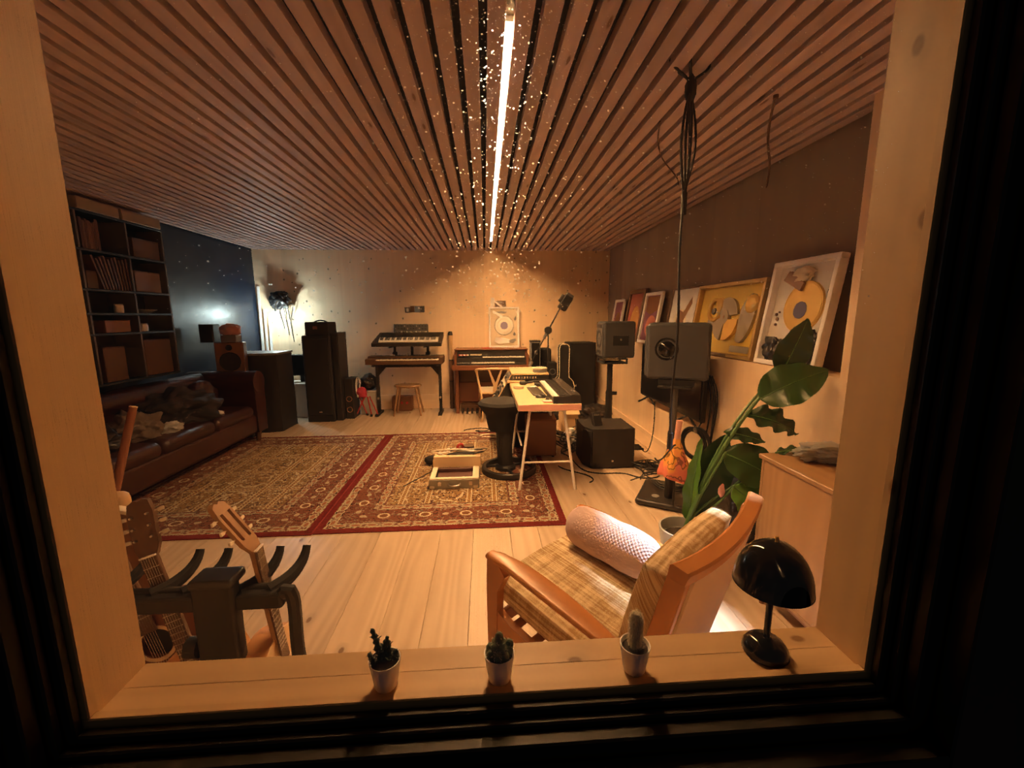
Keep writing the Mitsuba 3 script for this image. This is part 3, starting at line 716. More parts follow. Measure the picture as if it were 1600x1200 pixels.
# ================================================================ FAR LEFT CORNER: speakers, desk, bundle
t = thing('speaker_tower', 'tall black speaker cabinet, the broadest tower left of the keyboards', 'speaker')
put(t + '__cabinet', cb(-2.565, -2.185, 6.00, 6.42, 0.0, 1.245, 0.012), 'black_rough')
put(t + '__grille', cb(-2.545, -2.205, 5.988, 6.002, 0.10, 1.20, 0.006), 'black_rough')
put(t + '__badge', cb(-2.39, -2.35, 5.983, 5.989, 0.14, 0.16), 'steel')
t = thing('amplifier_head', 'black amplifier head lying on top of the tall black tower', 'amplifier')
put(t + '__case', cb(-2.515, -2.19, 6.02, 6.34, 1.245, 1.43, 0.01), 'black_rough'); put(t + '__panel', cb(-2.49, -2.215, 6.013, 6.022, 1.27, 1.405, 0.003), 'black_plastic')
put(t + '__badge', cb(-2.40, -2.34, 6.008, 6.014, 1.33, 1.375), 'mahogany')
put(t + '__strap', tube(spline([(-2.44, 6.18, 1.428), (-2.39, 6.18, 1.448), (-2.31, 6.18, 1.448), (-2.26, 6.18, 1.428)], 10), 0.009), 'black')
t = thing('slim_speaker', 'slim black speaker pressed against the right side of the tall tower', 'speaker')
put(t + '__cabinet', cb(-2.18, -2.085, 6.06, 6.42, 0.0, 1.28, 0.008), 'black'); put(t + '__grille', cb(-2.170, -2.095, 6.05, 6.062, 0.06, 1.23), 'black_rough')
t = thing('floor_speaker', 'low black speaker with two pale drivers at the foot of the tower', 'speaker')
put(t + '__cabinet', cb(-2.08, -1.955, 6.16, 6.45, 0.0, 0.60, 0.008), 'black')
for x, z in ((-2.018, 0.14), (-2.018, 0.30)): put(t + '__driver', frame(lathe([(0.045, 0), (0.04, 0.004), (0.018, -0.010), (0, -0.004)], 20), (x, 6.159, z), (1, 0, 0), (0, 0, 1), (0, -1, 0)), 'walnut')

t = thing('black_counter', 'black curved bar counter with pale top edge behind the sofa arm', 'counter')
outl = [(-3.36, 5.50), (-3.10, 5.475), (-2.85, 5.49), (-2.70, 5.54), (-2.69, 5.95), (-3.36, 5.95)]
put(t + '__body', prism(outl, 1.02), 'black'); v, f = prism(Polygon(outl).buffer(0.015), 0.025); put(t + '__top', (v + [0, 0, 1.02], f), 'grey_mid')
t = thing('white_cabinet', 'low white cabinet under the black monitor', 'cabinet')
put(t + '__body', cb(-3.42, -2.60, 6.34, 6.70, 0.0, 0.50, 0.004), 'paper'); put(t + '__top', cb(-3.43, -2.59, 6.33, 6.705, 0.50, 0.515), 'white')
for x in (-3.13, -2.86): put(t + '__door_edge', cb(x - 0.002, x + 0.002, 6.337, 6.341, 0.02, 0.49, 0.0005), 'grey_light')
t = thing('computer_monitor', 'black computer monitor between the counter and the speaker tower', 'monitor')
put(t + '__panel', cb(-3.00, -2.56, 6.42, 6.455, 0.625, 0.945, 0.006), 'black'); put(t + '__screen', cb(-2.985, -2.575, 6.415, 6.421, 0.645, 0.93, 0.001), 'screen')
put(t + '__neck', cb(-2.82, -2.76, 6.45, 6.48, 0.52, 0.70), 'black'); put(t + '__base', cb(-2.92, -2.66, 6.38, 6.55, 0.515, 0.527), 'silver')

for i, (x, w, h, lab) in enumerate(((-3.475, 0.035, 1.97, 'tall thin white board leaning in the left corner, nearest the navy wall'), (-3.41, 0.030, 1.62, 'shorter white board in the left corner, middle of the three'), (-3.345, 0.035, 1.50, 'white board in the left corner, the one nearest the glowing bulb'))):
    solo('white_board', move(cb(-w / 2, w / 2, -0.02, 0.0, 0, h, 0.003), (x, 6.735 - 0.0 * i, 0.0), tilt=1.6), 'white', lab, 'board', 'white boards in the far left corner')

t = thing('black_bundle', 'black shiny plastic bundle hung on the back wall above the bare bulb', 'bundle')
put(t + '__bag', lumpy((-3.12, 6.68, 1.755), (0.15, 0.085, 0.125), 0.30, 2.6, 3, 4), 'black_bag', True)
put(t + '__hook', rod((-3.14, 6.80, 1.88), (-3.14, 6.70, 1.86), 0.008), 'black')
for i, (dx, zl) in enumerate(((-0.03, 1.32), (0.02, 1.22), (0.07, 1.12), (0.05, 1.50), (0.09, 1.46))):
    put(t + '__wire', tube(spline([(-3.12 + dx, 6.72, 1.68), (-3.125 + dx * 1.3, 6.77, 1.5), (-3.11 + dx * 1.2, 6.785, (zl + 1.5) / 2 - 0.02), (-3.10 + dx * 1.3, 6.79, zl)], 16), 0.0045, 6), 'black')

# keyboards' left neighbour: clear bin, bag, cloth, folding frame
t = thing('clear_bin', 'clear plastic storage bin under the black bag', 'bin')
def wallring(x0, x1, y0, y1, z0, z1, w): return join(bx(x0, x1, y0, y0 + w, z0, z1), bx(x0, x1, y1 - w, y1, z0, z1), bx(x0, x0 + w, y0, y1, z0, z1), bx(x1 - w, x1, y0, y1, z0, z1))
put(t + '__side', wallring(-1.93, -1.70, 6.42, 6.72, 0.012, 0.36, 0.006), 'grey_light', False); put(t + '__bottom', cb(-1.93, -1.70, 6.42, 6.72, 0, 0.012), 'grey_light'); put(t + '__rim', wallring(-1.94, -1.69, 6.41, 6.73, 0.36, 0.376, 0.016), 'white', False)
solo('plastic_sack', lumpy((-1.825, 6.55, 0.49), (0.13, 0.15, 0.125), 0.18, 2.4, 5, 3, 0.376), 'black_bag', 'black plastic sack piled on the clear bin beside the keyboard stand', 'bag', smooth=True)
t = thing('folding_frame', 'red tubular folding frame standing in front of the clear bin', 'frame')
for y in (6.30, 6.36):
    s = 1 if y < 6.33 else -1
    put(t + '__tube', rod((-1.90 - s * 0.075, y, 0.016), (-1.86 + s * 0.075 - 0.02, y, 0.36), 0.010), 'red')
    put(t + '__rubber_foot', rod((-1.90 - s * 0.078, y, 0.0), (-1.90 - s * 0.07, y, 0.03), 0.018), 'black')
for i in (0, 1):
    put(t + '__leg', rod((-1.74 + 0.1 * i, 6.28, 0.02), (-1.80 + 0.03 * i, 6.34, 0.30), 0.010), 'red'); put(t + '__leg_foot', rod((-1.745 + 0.1 * i, 6.275, 0.0), (-1.74 + 0.1 * i, 6.28, 0.035), 0.018), 'black')
solo('magenta_cloth', lumpy((-1.87, 6.31, 0.37), (0.075, 0.05, 0.085), 0.15, 2.0, 9, 3), 'magenta', 'crumpled magenta cloth hanging over the red folding frame', 'cloth', smooth=True)
solo('white_cable_loop', tube(spline([(-1.93, 6.30, 0.33), (-1.95, 6.29, 0.45), (-1.91, 6.29, 0.60), (-1.885, 6.29, 0.55), (-1.91, 6.29, 0.40), (-1.93, 6.29, 0.30), (-1.94, 6.30, 0.42), (-1.90, 6.30, 0.57)], 40), 0.0075, 6), 'white', 'white cable looped in front of the black sack', 'cable')

# ================================================================ LEFT SIDE: sofa, speaker, wall shelf
t = thing('leather_sofa', 'long dark oxblood leather sofa with rolled arms along the navy wall', 'sofa')
SFX, SBX, SY0, SY1 = -2.72, -3.50, 2.62, 5.21
put(t + '__base', rb(SBX + 0.02, SFX - 0.02, SY0 + 0.04, SY1 - 0.03, 0.13, 0.36, 0.04), 'leather', True)
for i in range(3):
    a = SY0 + 0.24 + i * (SY1 - SY0 - 0.48) / 3; b = a + (SY1 - SY0 - 0.48) / 3
    put(t + '__seat_cushion', rb(SBX + 0.20, SFX + 0.005, a + 0.006, b - 0.006, 0.34, 0.48, 0.06), 'leather', True)
put(t + '__back', sweep_poly([(SBX, 0.2), (SBX + 0.20, 0.2), (SBX + 0.22, 0.50), (SBX + 0.20, 0.66)] + [(SBX + 0.135 + 0.125 * math.cos(a), 0.735 + 0.125 * math.sin(a)) for a in np.linspace(-0.5, 3.6, 14)], 0, 2, 1, SY0, SY1), 'leather', 40)
for y, s in ((SY0, 1), (SY1, -1)):
    sec = [(y, 0.14), (y + s * 0.20, 0.14), (y + s * 0.21, 0.62)] + [(y + s * (0.115 + 0.13 * math.cos(a)), 0.74 + 0.13 * math.sin(a)) for a in np.linspace(-0.5, 3.5, 14)]
    put(t + '__arm', sweep_poly(sec, 1, 2, 0, SBX, SFX), 'leather', 40)
    k = put(t + '__arm_scroll', frame(lathe([(0, 0), (0.125, 0), (0.128, 0.008), (0.10, 0.018), (0, 0.022)], 24), (SFX, y + s * 0.115, 0.74), (0, 1, 0), (0, 0, 1), (1, 0, 0)), 'leather')
for y in (SY0 + 0.10, SY1 - 0.10):
    for x in (SFX - 0.07, SBX + 0.10): put(t + '__foot', lathe([(0, 0), (0.022, 0), (0.03, 0.05), (0.04, 0.13), (0, 0.13)], 14, (x, y, 0.0115 if x > -3 else 0)), 'dark_wood')
for j in range(10):
    for i in range(2): put(t + '__button', ball((SBX + 0.225 - 0.012 * i, SY0 + 0.32 + j * 0.20 + 0.1 * i, 0.53 + 0.12 * i), 0.016, 1), 'leather', True)

def heap(name, c, r, m, label, cat, seed, amp=0.28, flat=None): return solo(name, lumpy(c, r, amp, 2.6, seed, 4, flat), m, label, cat, smooth=True)
heap('dark_jacket', (-3.08, 4.25, 0.58), (0.26, 0.42, 0.20), 'cloth_dark', 'big dark jacket heaped on the middle of the leather sofa', 'jacket', 12, flat=0.475)
heap('beige_cloth', (-3.02, 3.66, 0.555), (0.17, 0.20, 0.15), 'cloth_beige', 'crumpled beige cloth on the leather sofa seat, beside the dark jacket', 'cloth', 15, flat=0.475)
heap('dark_cushion', (-3.14, 4.72, 0.62), (0.13, 0.20, 0.20), 'leather', 'dark cushion against the far arm of the leather sofa', 'cushion', 17, 0.10, flat=0.475)
heap('crumpled_wrapper', (-2.86, 3.86, 0.515), (0.07, 0.10, 0.05), 'grey_light', 'small pale crumpled wrapper at the front edge of the sofa seat', 'wrapper', 21, flat=0.475)
heap('white_tissue', (-2.84, 4.52, 0.495), (0.035, 0.04, 0.022), 'white', 'small white tissue on the sofa seat near the far arm', 'tissue', 25, flat=0.475)
heap('black_shirt', (-3.02, 3.20, 0.56), (0.20, 0.20, 0.12), 'black_bag', 'shiny black garment heaped near the near arm of the sofa', 'clothing', 29, flat=0.475)

t = thing('speaker_plinth', 'dark plinth behind the sofa holding the wooden speaker', 'plinth')
put(t + '__body', cb(-3.44, -2.93, 5.225, 5.465, 0.0, 0.77, 0.008), 'black'); put(t + '__top', cb(-3.45, -2.92, 5.22, 5.468, 0.77, 0.79), 'black')
t = thing('wooden_speaker', 'brown wooden speaker with a round woofer behind the sofa', 'speaker')
sp_u, sp_n = np.array([0.96, 0.28, 0]), np.array([0.28, -0.96, 0])     # along the front, out of the front
def ws(m): return frame(m, (-3.125, 5.285, 0.79), sp_u, sp_n * -1, (0, 0, 1))
put(t + '__cabinet', ws(cb(-0.155, 0.155, 0.004, 0.145, 0, 0.41, 0.006)), 'umber')
put(t + '__front_board', ws(cb(-0.15, 0.15, -0.004, 0.006, 0.005, 0.405, 0.003)), 'walnut')
def dr_(r, z): return ws(frame(lathe([(r, 0), (r * 0.96, 0.010), (r * 0.84, 0.006), (r * 0.3, 0.002), (r * 0.28, 0.008), (0, 0.012)], 28), (0, -0.004, z), (1, 0, 0), (0, 0, 1), (0, -1, 0)))
put(t + '__woofer', dr_(0.115, 0.175), 'black'); put(t + '__tweeter', dr_(0.035, 0.345), 'black')
t = thing('black_cube_speaker', 'small black box speaker on top of the wooden speaker', 'speaker')
put(t + '__cabinet', cb(-3.44, -3.27, 5.26, 5.40, 1.20, 1.42, 0.008), 'black'); put(t + '__grille', cb(-3.425, -3.285, 5.25, 5.262, 1.22, 1.40), 'black_rough')
t = thing('wrapped_parcel', 'small box in a clear plastic bag on top of the wooden speaker', 'parcel')
put(t + '__box', cb(-3.21, -3.03, 5.28, 5.41, 1.20, 1.29, 0.006), 'grey_mid'); put(t + '__bag', lumpy((-3.12, 5.345, 1.345), (0.125, 0.085, 0.085), 0.16, 2.2, 33, 3, 1.292), 'pink', True)

# wall-hung shelf unit over the sofa
t = thing('wall_shelf', 'dark open wall shelf unit above the leather sofa', 'shelf')
BX0, BX1 = XL + 0.003, -3.27
SHY = [2.65, 3.20, 3.72, 4.20, 4.63]; SHZ = [0.93, 1.36, 1.535, 1.735, 2.06, 2.37]
put(t + '__back_panel', cb(BX0, BX0 + 0.008, SHY[0], SHY[-1], SHZ[0], SHZ[-1], 0.001), 'black')
for y in SHY: put(t + '__upright', cb(BX0 + 0.008, BX1, y - 0.01, y + 0.01, SHZ[0], SHZ[-1], 0.002), 'grey_dark')
for z in SHZ: put(t + '__shelf_board', cb(BX0 + 0.008, BX1 + 0.002, SHY[0], SHY[-1] + 0.01, z - 0.010, z + 0.010, 0.002), 'navy')
for i, (a, b, lab) in enumerate(((3.74, 4.14, 'long pale box under the ceiling, left of two on the wall shelf'), (4.17, 4.62, 'long pale box under the ceiling at the right end of the wall shelf'))):
    solo('storage_box', cb(BX0 + 0.02, BX1 + 0.01, a, b, 2.38, 2.475, 0.004), 'dim_board', lab, 'box')
ORD = ['first', 'second', 'third', 'fourth', 'fifth', 'sixth', 'seventh', 'eighth', 'ninth', 'tenth']
lean_cols = ['maroon', 'umber', 'umber', 'dark_wood', 'maroon', 'umber', 'dark_wood', 'maroon', 'dark_wood', 'umber']
for i in range(10):
    c_ = lean_cols[i]; h = 0.29
    ang = 3 + i * 1.6
    q = move(frame(cb(-0.009, 0.009, 0, 0.20, 0, h - 0.012 * (i % 3), 0.001), (0, 0, 0), (0, 1, 0), (-1, 0, 0), (0, 0, 1)), (0, 0, 0))
    v, f = q; a = math.radians(-ang); v2 = v.copy(); v2[:, 1] = v[:, 1] * math.cos(a) - v[:, 2] * math.sin(a) * -1 * -1; v2[:, 2] = v[:, 1] * math.sin(a) * -1 + v[:, 2] * math.cos(a)
    v2[:, 2] -= v2[:, 2].min()
    if ang: v2[:, 1] = v[:, 1] * math.cos(a) + v[:, 2] * math.sin(-a) * -1
    solo('record_sleeve', (v2 + [BX1 - 0.01, 4.175 - i * 0.030 - 0.0, 1.746], f), c_, f'{ORD[i]} record sleeve from the right in the leaning row on the wall shelf', 'record sleeve', 'record sleeves leaning on the wall shelf')
shelf_items = [('box', 4.25, 4.56, 1.546 + 0.2, 0.19, 'dark_wood', 'dark brown box right of the leaning record sleeves'), ('carton', 4.28, 4.60, 2.071, 0.17, 'umber', 'brown carton on the upper shelf at the right end'),
               ('carton', 3.86, 4.12, 1.071 + 0.30, 0.10, 'walnut', 'brown carton on the shelf below the white jar, left bay'), ('box', 3.80, 4.02, 0.941, 0.30, 'dark_wood', 'large brown box on the lowest shelf, left bay'),
               ('crate', 4.24, 4.58, 0.941, 0.34, 'umber', 'tall brown crate on the lowest shelf at the right end'), ('box', 3.76, 3.86, 1.546 + 0.2, 0.14, 'umber', 'small brown box at the left of the leaning record sleeves')]
for nm, a, b, z, h, m, lab in shelf_items:
    tt = thing(nm, lab + ' of the wall shelf' if 'shelf' not in lab else lab, nm)
    put(tt + '__body', cb(BX0 + 0.03, BX1 - 0.02, a, b, z, z + h, 0.004), m); put(tt + '__lid', cb(BX0 + 0.028, BX1 - 0.018, a - 0.002, b + 0.002, z + h, z + h + 0.008, 0.002), m)
for y, z, r, h, lab in ((4.07, 1.546, 0.035, 0.08, 'white jar on the middle shelf of the wall unit, left bay'), (4.31, 1.371, 0.04, 0.075, 'white mug on the lower shelf, right bay of the wall unit')):
    tt = thing('white_jar', lab, 'jar'); put(tt + '__body', lathe([(0, 0), (r * 0.9, 0), (r, 0.01), (r, h * 0.8), (r * 0.85, h * 0.86), (0, h * 0.86)], 18, (BX1 - 0.06, y, z)), 'white'); put(tt + '__lid', lathe([(0, h * 0.86), (r * 0.9, h * 0.86), (r * 0.9, h), (0, h)], 18, (BX1 - 0.06, y, z)), 'grey_light')
solo('shallow_dish', lathe([(0, 0), (0.05, 0), (0.11, 0.03), (0.115, 0.036), (0.10, 0.034), (0.05, 0.010), (0, 0.008)], 24, (BX1 - 0.125, 4.42, 1.546)), 'grey_light', 'shallow pale dish on the middle shelf at the right end', 'dish')
bk = random.Random(11); y = 3.78
for i in range(7):
    w = bk.choice([0.018, 0.025, 0.032]); h = bk.uniform(0.20, 0.26)
    solo('book', cb(BX0 + 0.05, BX1 - 0.03, y, y + w, 2.071, 2.071 + h, 0.002), bk.choice(['umber', 'dark_wood', 'steel_blue', 'maroon']), f'{ORD[i]} book from the left in the row on the upper wall shelf', 'book', 'dark books on the upper shelf')
    y += w + 0.001

# ================================================================ MIDDLE: table, its things, stool, silver case
t = thing('trestle_table', 'pale topped table on white trestle legs at the right edge of the rug', 'table')
TX0, TX1, TY0, TY1, TZ = 0.265, 0.805, 3.37, 4.52, 0.77
put(t + '__tabletop', cb(TX0, TX1, TY0, TY1, TZ - 0.058, TZ, 0.004), 'birch')
put(t + '__edge_strip', cb(TX0 + 0.002, TX1 - 0.002, TY0 - 0.003, TY0 + 0.001, TZ - 0.054, TZ - 0.004, 0.001), 'pink')
for y in (TY0 + 0.05, TY1 - 0.12):
    ya, yb = (y - 0.03, y + 0.03)
    la, lb, ta, tb = (0.277, ya, 0), (0.765, ya, 0), (0.375, yb, TZ - 0.058), (0.67, yb, TZ - 0.058)
    for p, q in ((la, ta), (lb, tb)): put(t + '__leg', rod(p, q, 0.0125, 0.0125, 10), 'white')
    zb = 0.25 / (TZ - 0.058)
    put(t + '__crossbar', rod(np.array(la) + (np.array(ta) - la) * zb, np.array(lb) + (np.array(tb) - lb) * zb, 0.0095), 'white')
    put(t + '__top_bar', rod(np.array(ta) - (0, 0, 0.012), np.array(tb) - (0, 0, 0.012), 0.012), 'white')
put(t + '__long_bar', rod((0.30, TY0 + 0.06, 0.40), (0.30, TY1 - 0.12, 0.40), 0.008), 'white')

t = thing('digital_piano', 'slim black and white digital piano lying along the right edge of the table', 'keyboard')
KX0, KX1, KY0, KY1 = 0.565, 0.80, 3.385, 4.32
put(t + '__body', join(cb(KX0, KX1, KY0, KY1, TZ, TZ + 0.045, 0.004), cb(KX0 + 0.145, KX1, KY0, KY1, TZ + 0.04, TZ + 0.075, 0.006), cb(KX0, KX1, KY0, KY0 + 0.012, TZ, TZ + 0.062, 0.003), cb(KX0, KX1, KY1 - 0.02, KY1, TZ, TZ + 0.062, 0.003)), 'black_plastic')
kw, kb = keys(KY0 + 0.014, KY1 - 0.022, 0.0, 0.135, 0.0, 40, t)
def turn(m): return frame(m, (KX0 + 0.006, 0, TZ + 0.045), (0, 1, 0), (1, 0, 0), (0, 0, 1))
note(put(t + '__white_keys', turn(kw), 'key_white', False), 'white keys', kind='stuff'); note(put(t + '__black_keys', turn(kb), 'black', False), 'black keys', kind='stuff')
for y in (3.50, 3.56, 4.1): put(t + '__knob', rod((KX1 - 0.04, y, TZ + 0.075), (KX1 - 0.04, y, TZ + 0.086), 0.010), 'grey_mid')

def rot_about(m, c, deg): return move((m[0] - np.array([c[0], c[1], 0]), m[1]), (c[0], c[1], 0), yaw=deg)
t = thing('drawing_tablet', 'flat dark tablet on the table left of the digital piano', 'tablet')
put(t + '__slab', rot_about(cb(0.43, 0.545, 3.74, 4.17, TZ, TZ + 0.012, 0.003), (0.49, 3.95), 3), 'grey_dark'); put(t + '__screen', rot_about(cb(0.44, 0.535, 3.77, 4.14, TZ + 0.012, TZ + 0.0132, 0.0005), (0.49, 3.95), 3), 'black_plastic')
t = thing('computer_mouse', 'black computer mouse at the near end of the tablet', 'mouse')
v, f = ball((0.50, 3.665, TZ), (0.052, 0.033, 0.030), 3); v[:, 2] = np.maximum(v[:, 2], TZ); put(t + '__body', (v, f), 'black_plastic', True); put(t + '__wheel', rod((0.478, 3.659, TZ + 0.026), (0.478, 3.671, TZ + 0.026), 0.006), 'grey_dark')
t = thing('phone', 'pale phone lying on the near end of the table', 'phone')
put(t + '__case', rot_about(cb(0.485, 0.60, 3.43, 3.495, TZ, TZ + 0.012, 0.005), (0.54, 3.46), 9), 'pink'); put(t + '__back_glass', rot_about(cb(0.49, 0.595, 3.434, 3.491, TZ + 0.012, TZ + 0.0128, 0.0003), (0.54, 3.46), 9), 'white_gloss')
t = thing('cable_clamp', 'small dark clamp standing between phone and digital piano', 'clamp')
put(t + '__jaw', cb(0.525, 0.555, 3.53, 3.56, TZ, TZ + 0.03), 'grey_dark'); put(t + '__bar', cb(0.515, 0.563, 3.54, 3.55, TZ + 0.03, TZ + 0.04), 'black')
t = thing('wooden_disc', 'round pale wooden disc near the left edge of the table', 'coaster')
put(t + '__disc', lathe([(0, 0), (0.050, 0), (0.055, 0.006), (0.055, 0.020), (0.050, 0.024), (0, 0.024)], 28, (0.335, 4.16, TZ)), 'beige'); put(t + '__rim', torus(0.050, 0.004, 28, 6, (0.335, 4.16, TZ + 0.024)), 'pale_wood')
t = thing('headphones', 'black headphones lying at the far end of the table', 'headphones')
put(t + '__band', tube(spline([(0.40, 4.40, TZ + 0.018), (0.48, 4.45, TZ + 0.016), (0.56, 4.42, TZ + 0.03), (0.58, 4.34, TZ + 0.035), (0.56, 4.28, TZ + 0.035)], 24), 0.011, 8), 'black')
for x, y in ((0.40, 4.385), (0.545, 4.27)): put(t + '__ear_cup', rb(x - 0.035, x + 0.035, y - 0.03, y + 0.03, TZ, TZ + 0.04, 0.015), 'black'); 
t = thing('folded_paper', 'small white paper between the headphones and the tablet', 'paper')
put(t + '__sheet', rot_about(cb(0.46, 0.53, 4.20, 4.25, TZ, TZ + 0.003, 0.001), (0.5, 4.22), 15), 'paper'); put(t + '__flap', rot_about(move(cb(-0.035, 0.035, 0, 0.03, 0, 0.002, 0.0005), (0.495, 4.21, TZ + 0.004), tilt=-10), (0.5, 4.22), 15), 'white')

# sloped wooden rack desk behind the table
t = thing('rack_desk', 'sloping pale wooden rack desk with dark drawers of gear, behind the table', 'desk')
side = [(0.20, 0.0), (0.70, 0.0), (0.70, 0.85), (0.29, 0.85), (0.07, 0.48), (0.07, 0.44), (0.20, 0.44)]
for y in (4.575, 5.12): put(t + '__side_panel', sweep_poly(side, 0, 2, 1, y, y + 0.022), 'black' if y < 5 else 'pale_wood')
put(t + '__edge_strip', tube([(0.07, 4.572, 0.44), (0.068, 4.572, 0.48), (0.29, 4.572, 0.855)], 0.006, 6), 'pale_wood')
put(t + '__gear_row', cb(0.29, 0.60, 4.556, 4.576, 0.795, 0.846, 0.003), 'black_plastic'); put(t + '__gear_shelf', cb(0.24, 0.44, 4.50, 4.576, 0.772, 0.792, 0.003), 'pale_wood')
for i in range(9): put(t + '__gear_button', cb(0.305 + i * 0.031, 0.318 + i * 0.031, 4.551, 4.558, 0.812, 0.832, 0.002), 'beige' if i % 3 else 'grey_mid')
put(t + '__lower_shelf', cb(0.14, 0.34, 4.42, 4.576, 0.565, 0.585, 0.003), 'pale_wood'); put(t + '__lower_gear', cb(0.15, 0.33, 4.44, 4.57, 0.500, 0.563, 0.004), 'grey_dark')
for i in range(5): put(t + '__gear_knob', rod((0.17 + i * 0.033, 4.44, 0.535), (0.17 + i * 0.033, 4.425, 0.535), 0.010, n=8), 'steel' if i % 2 else 'beige')
put(t + '__top', cb(0.29, 0.71, 4.552, 5.15, 0.85, 0.870, 0.004), 'pale_wood')
put(t + '__back_panel', cb(0.68, 0.70, 4.582, 5.12, 0.05, 0.85), 'walnut')
put(t + '__inner_box', sweep_poly([(0.24, 0.02), (0.66, 0.02), (0.66, 0.84), (0.315, 0.84), (0.11, 0.49), (0.24, 0.47)], 0, 2, 1, 4.585, 5.118), 'black', False)
for i, (z0, z1) in enumerate(((0.52, 0.58), (0.59, 0.66), (0.67, 0.74), (0.75, 0.82))):
    xs = lambda z: 0.29 - (0.85 - z) * (0.22 / 0.37)
    q = sweep_poly([(xs(z0), z0), (xs(z0) + 0.03, z0), (xs(z1) + 0.03, z1), (xs(z1), z1)], 0, 2, 1, 4.60, 5.10)
    put(t + '__rack_unit', q, ('black_plastic', 'grey_dark', 'beige', 'grey_dark')[i])
    for j in range(5):
        zc = (z0 + z1) / 2; put(t + '__knob', rod((xs(zc) + 0.002, 4.66 + j * 0.09, zc), (xs(zc) - 0.018, 4.66 + j * 0.09, zc + 0.011), 0.012, n=8), 'steel' if (i + j) % 3 == 0 else 'black')
put(t + '__pull_shelf', cb(0.05, 0.24, 4.60, 5.10, 0.455, 0.475), 'pale_wood')
t = thing('round_tin', 'round pale tin on top of the wooden rack desk', 'tin')
put(t + '__base', lathe([(0, 0), (0.075, 0), (0.08, 0.005), (0.08, 0.035), (0, 0.035)], 28, (0.62, 4.66, 0.87)), 'grey_mid'); put(t + '__lid', lathe([(0, 0.035), (0.084, 0.035), (0.084, 0.048), (0.07, 0.054), (0, 0.055)], 28, (0.62, 4.66, 0.87)), 'beige')

t = thing('pedestal_stool', 'black pedestal stool with flared seat and foot ring, left of the table', 'stool')
sx_, sy_ = 0.215, 3.86
put(t + '__seat', lathe([(0, 0.40), (0.12, 0.40), (0.135, 0.46), (0.15, 0.55), (0.215, 0.64), (0.225, 0.665), (0.20, 0.69), (0.10, 0.70), (0, 0.70)], 32, (sx_ - 0.07, sy_ + 0.10, 0)), 'black_rough')
put(t + '__column', join(rod((sx_ - 0.03, sy_ + 0.06, 0.04), (sx_ - 0.05, sy_ + 0.09, 0.42), 0.075, 0.075, 18)), 'black')
put(t + '__base_plate', lathe([(0, 0), (0.10, 0), (0.10, 0.03), (0.075, 0.05), (0, 0.05)], 24, (sx_ - 0.03, sy_ + 0.06, 0.011)), 'black')
put(t + '__foot_ring', lathe([(0.225, 0.012), (0.262, 0.012), (0.268, 0.03), (0.262, 0.062), (0.25, 0.068), (0.225, 0.064), (0.225, 0.012)], 40, (sx_, sy_, 0)), 'black_plastic')
for a in (40, 160, 280): put(t + '__spoke', rod((sx_ - 0.03, sy_ + 0.06, 0.035), (sx_ + 0.24 * math.cos(math.radians(a)), sy_ + 0.24 * math.sin(math.radians(a)), 0.035), 0.013), 'black')

t = thing('floor_amplifier', 'brown boxy amplifier on the floor under the table', 'amplifier')
def fa(m): return move(m, (0.425, 4.40, 0), yaw=-4)
put(t + '__cabinet', fa(cb(0.0, 0.33, -0.14, 0.14, 0.012, 0.42, 0.008)), 'walnut'); put(t + '__front', fa(cb(0.012, 0.318, -0.147, -0.138, 0.03, 0.405, 0.003)), 'walnut')
for x in (0.03, 0.30):
    for y in (-0.12, 0.10): put(t + '__foot', fa(rod((x, y, 0), (x, y, 0.016), 0.015)), 'black')

# open silver case with tools and cables
t = thing('silver_case', 'open silver case with brown lining on the rug', 'case')
x0, x1, y0, y1, z0 = -0.505, -0.07, 3.455, 3.765, 0.0115
put(t + '__shell', join(cb(x0, x1, y0, y0 + 0.018, z0, z0 + 0.085, 0.004), cb(x0, x1, y1 - 0.018, y1, z0, z0 + 0.085, 0.004), cb(x0, x0 + 0.018, y0, y1, z0, z0 + 0.085, 0.004), cb(x1 - 0.018, x1, y0, y1, z0, z0 + 0.085, 0.004), bx(x0 + 0.01, x1 - 0.01, y0 + 0.01, y1 - 0.01, z0, z0 + 0.012)), 'case_silver', False)
put(t + '__rim', join(cb(x0 + 0.004, x1 - 0.004, y0 + 0.002, y0 + 0.035, z0 + 0.083, z0 + 0.097, 0.003), cb(x0 + 0.004, x0 + 0.05, y0 + 0.03, y1 - 0.01, z0 + 0.083, z0 + 0.095, 0.003), cb(x1 - 0.06, x1 - 0.004, y0 + 0.03, y1 - 0.01, z0 + 0.083, z0 + 0.095, 0.003)), 'cream')
put(t + '__lining', cb(x0 + 0.055, x1 - 0.065, y0 + 0.04, y1 - 0.025, z0 + 0.012, z0 + 0.058, 0.004), 'tray')
put(t + '__lining_lip', cb(x0 + 0.05, x1 - 0.03, y1 - 0.06, y1 - 0.018, z0 + 0.06, z0 + 0.092, 0.004), 'tray')
put(t + '__lid', join(cb(x0 + 0.005, x1 + 0.01, y1 + 0.002, y1 + 0.016, z0 + 0.08, z0 + 0.185, 0.003), cb(x0 + 0.005, x1 + 0.01, y1 + 0.014, y1 + 0.05, z0 + 0.172, z0 + 0.185, 0.003)), 'pale_wood')
for x in (-0.43, -0.16): put(t + '__latch', cb(x, x + 0.03, y0 - 0.006, y0, z0 + 0.03, z0 + 0.065, 0.002), 'steel')
k = put(t + '__handle', tube(spline([(-0.34, y0 - 0.002, z0 + 0.05), (-0.335, y0 - 0.022, z0 + 0.045), (-0.24, y0 - 0.022, z0 + 0.045), (-0.235, y0 - 0.002, z0 + 0.05)], 14), 0.007, 8), 'steel')
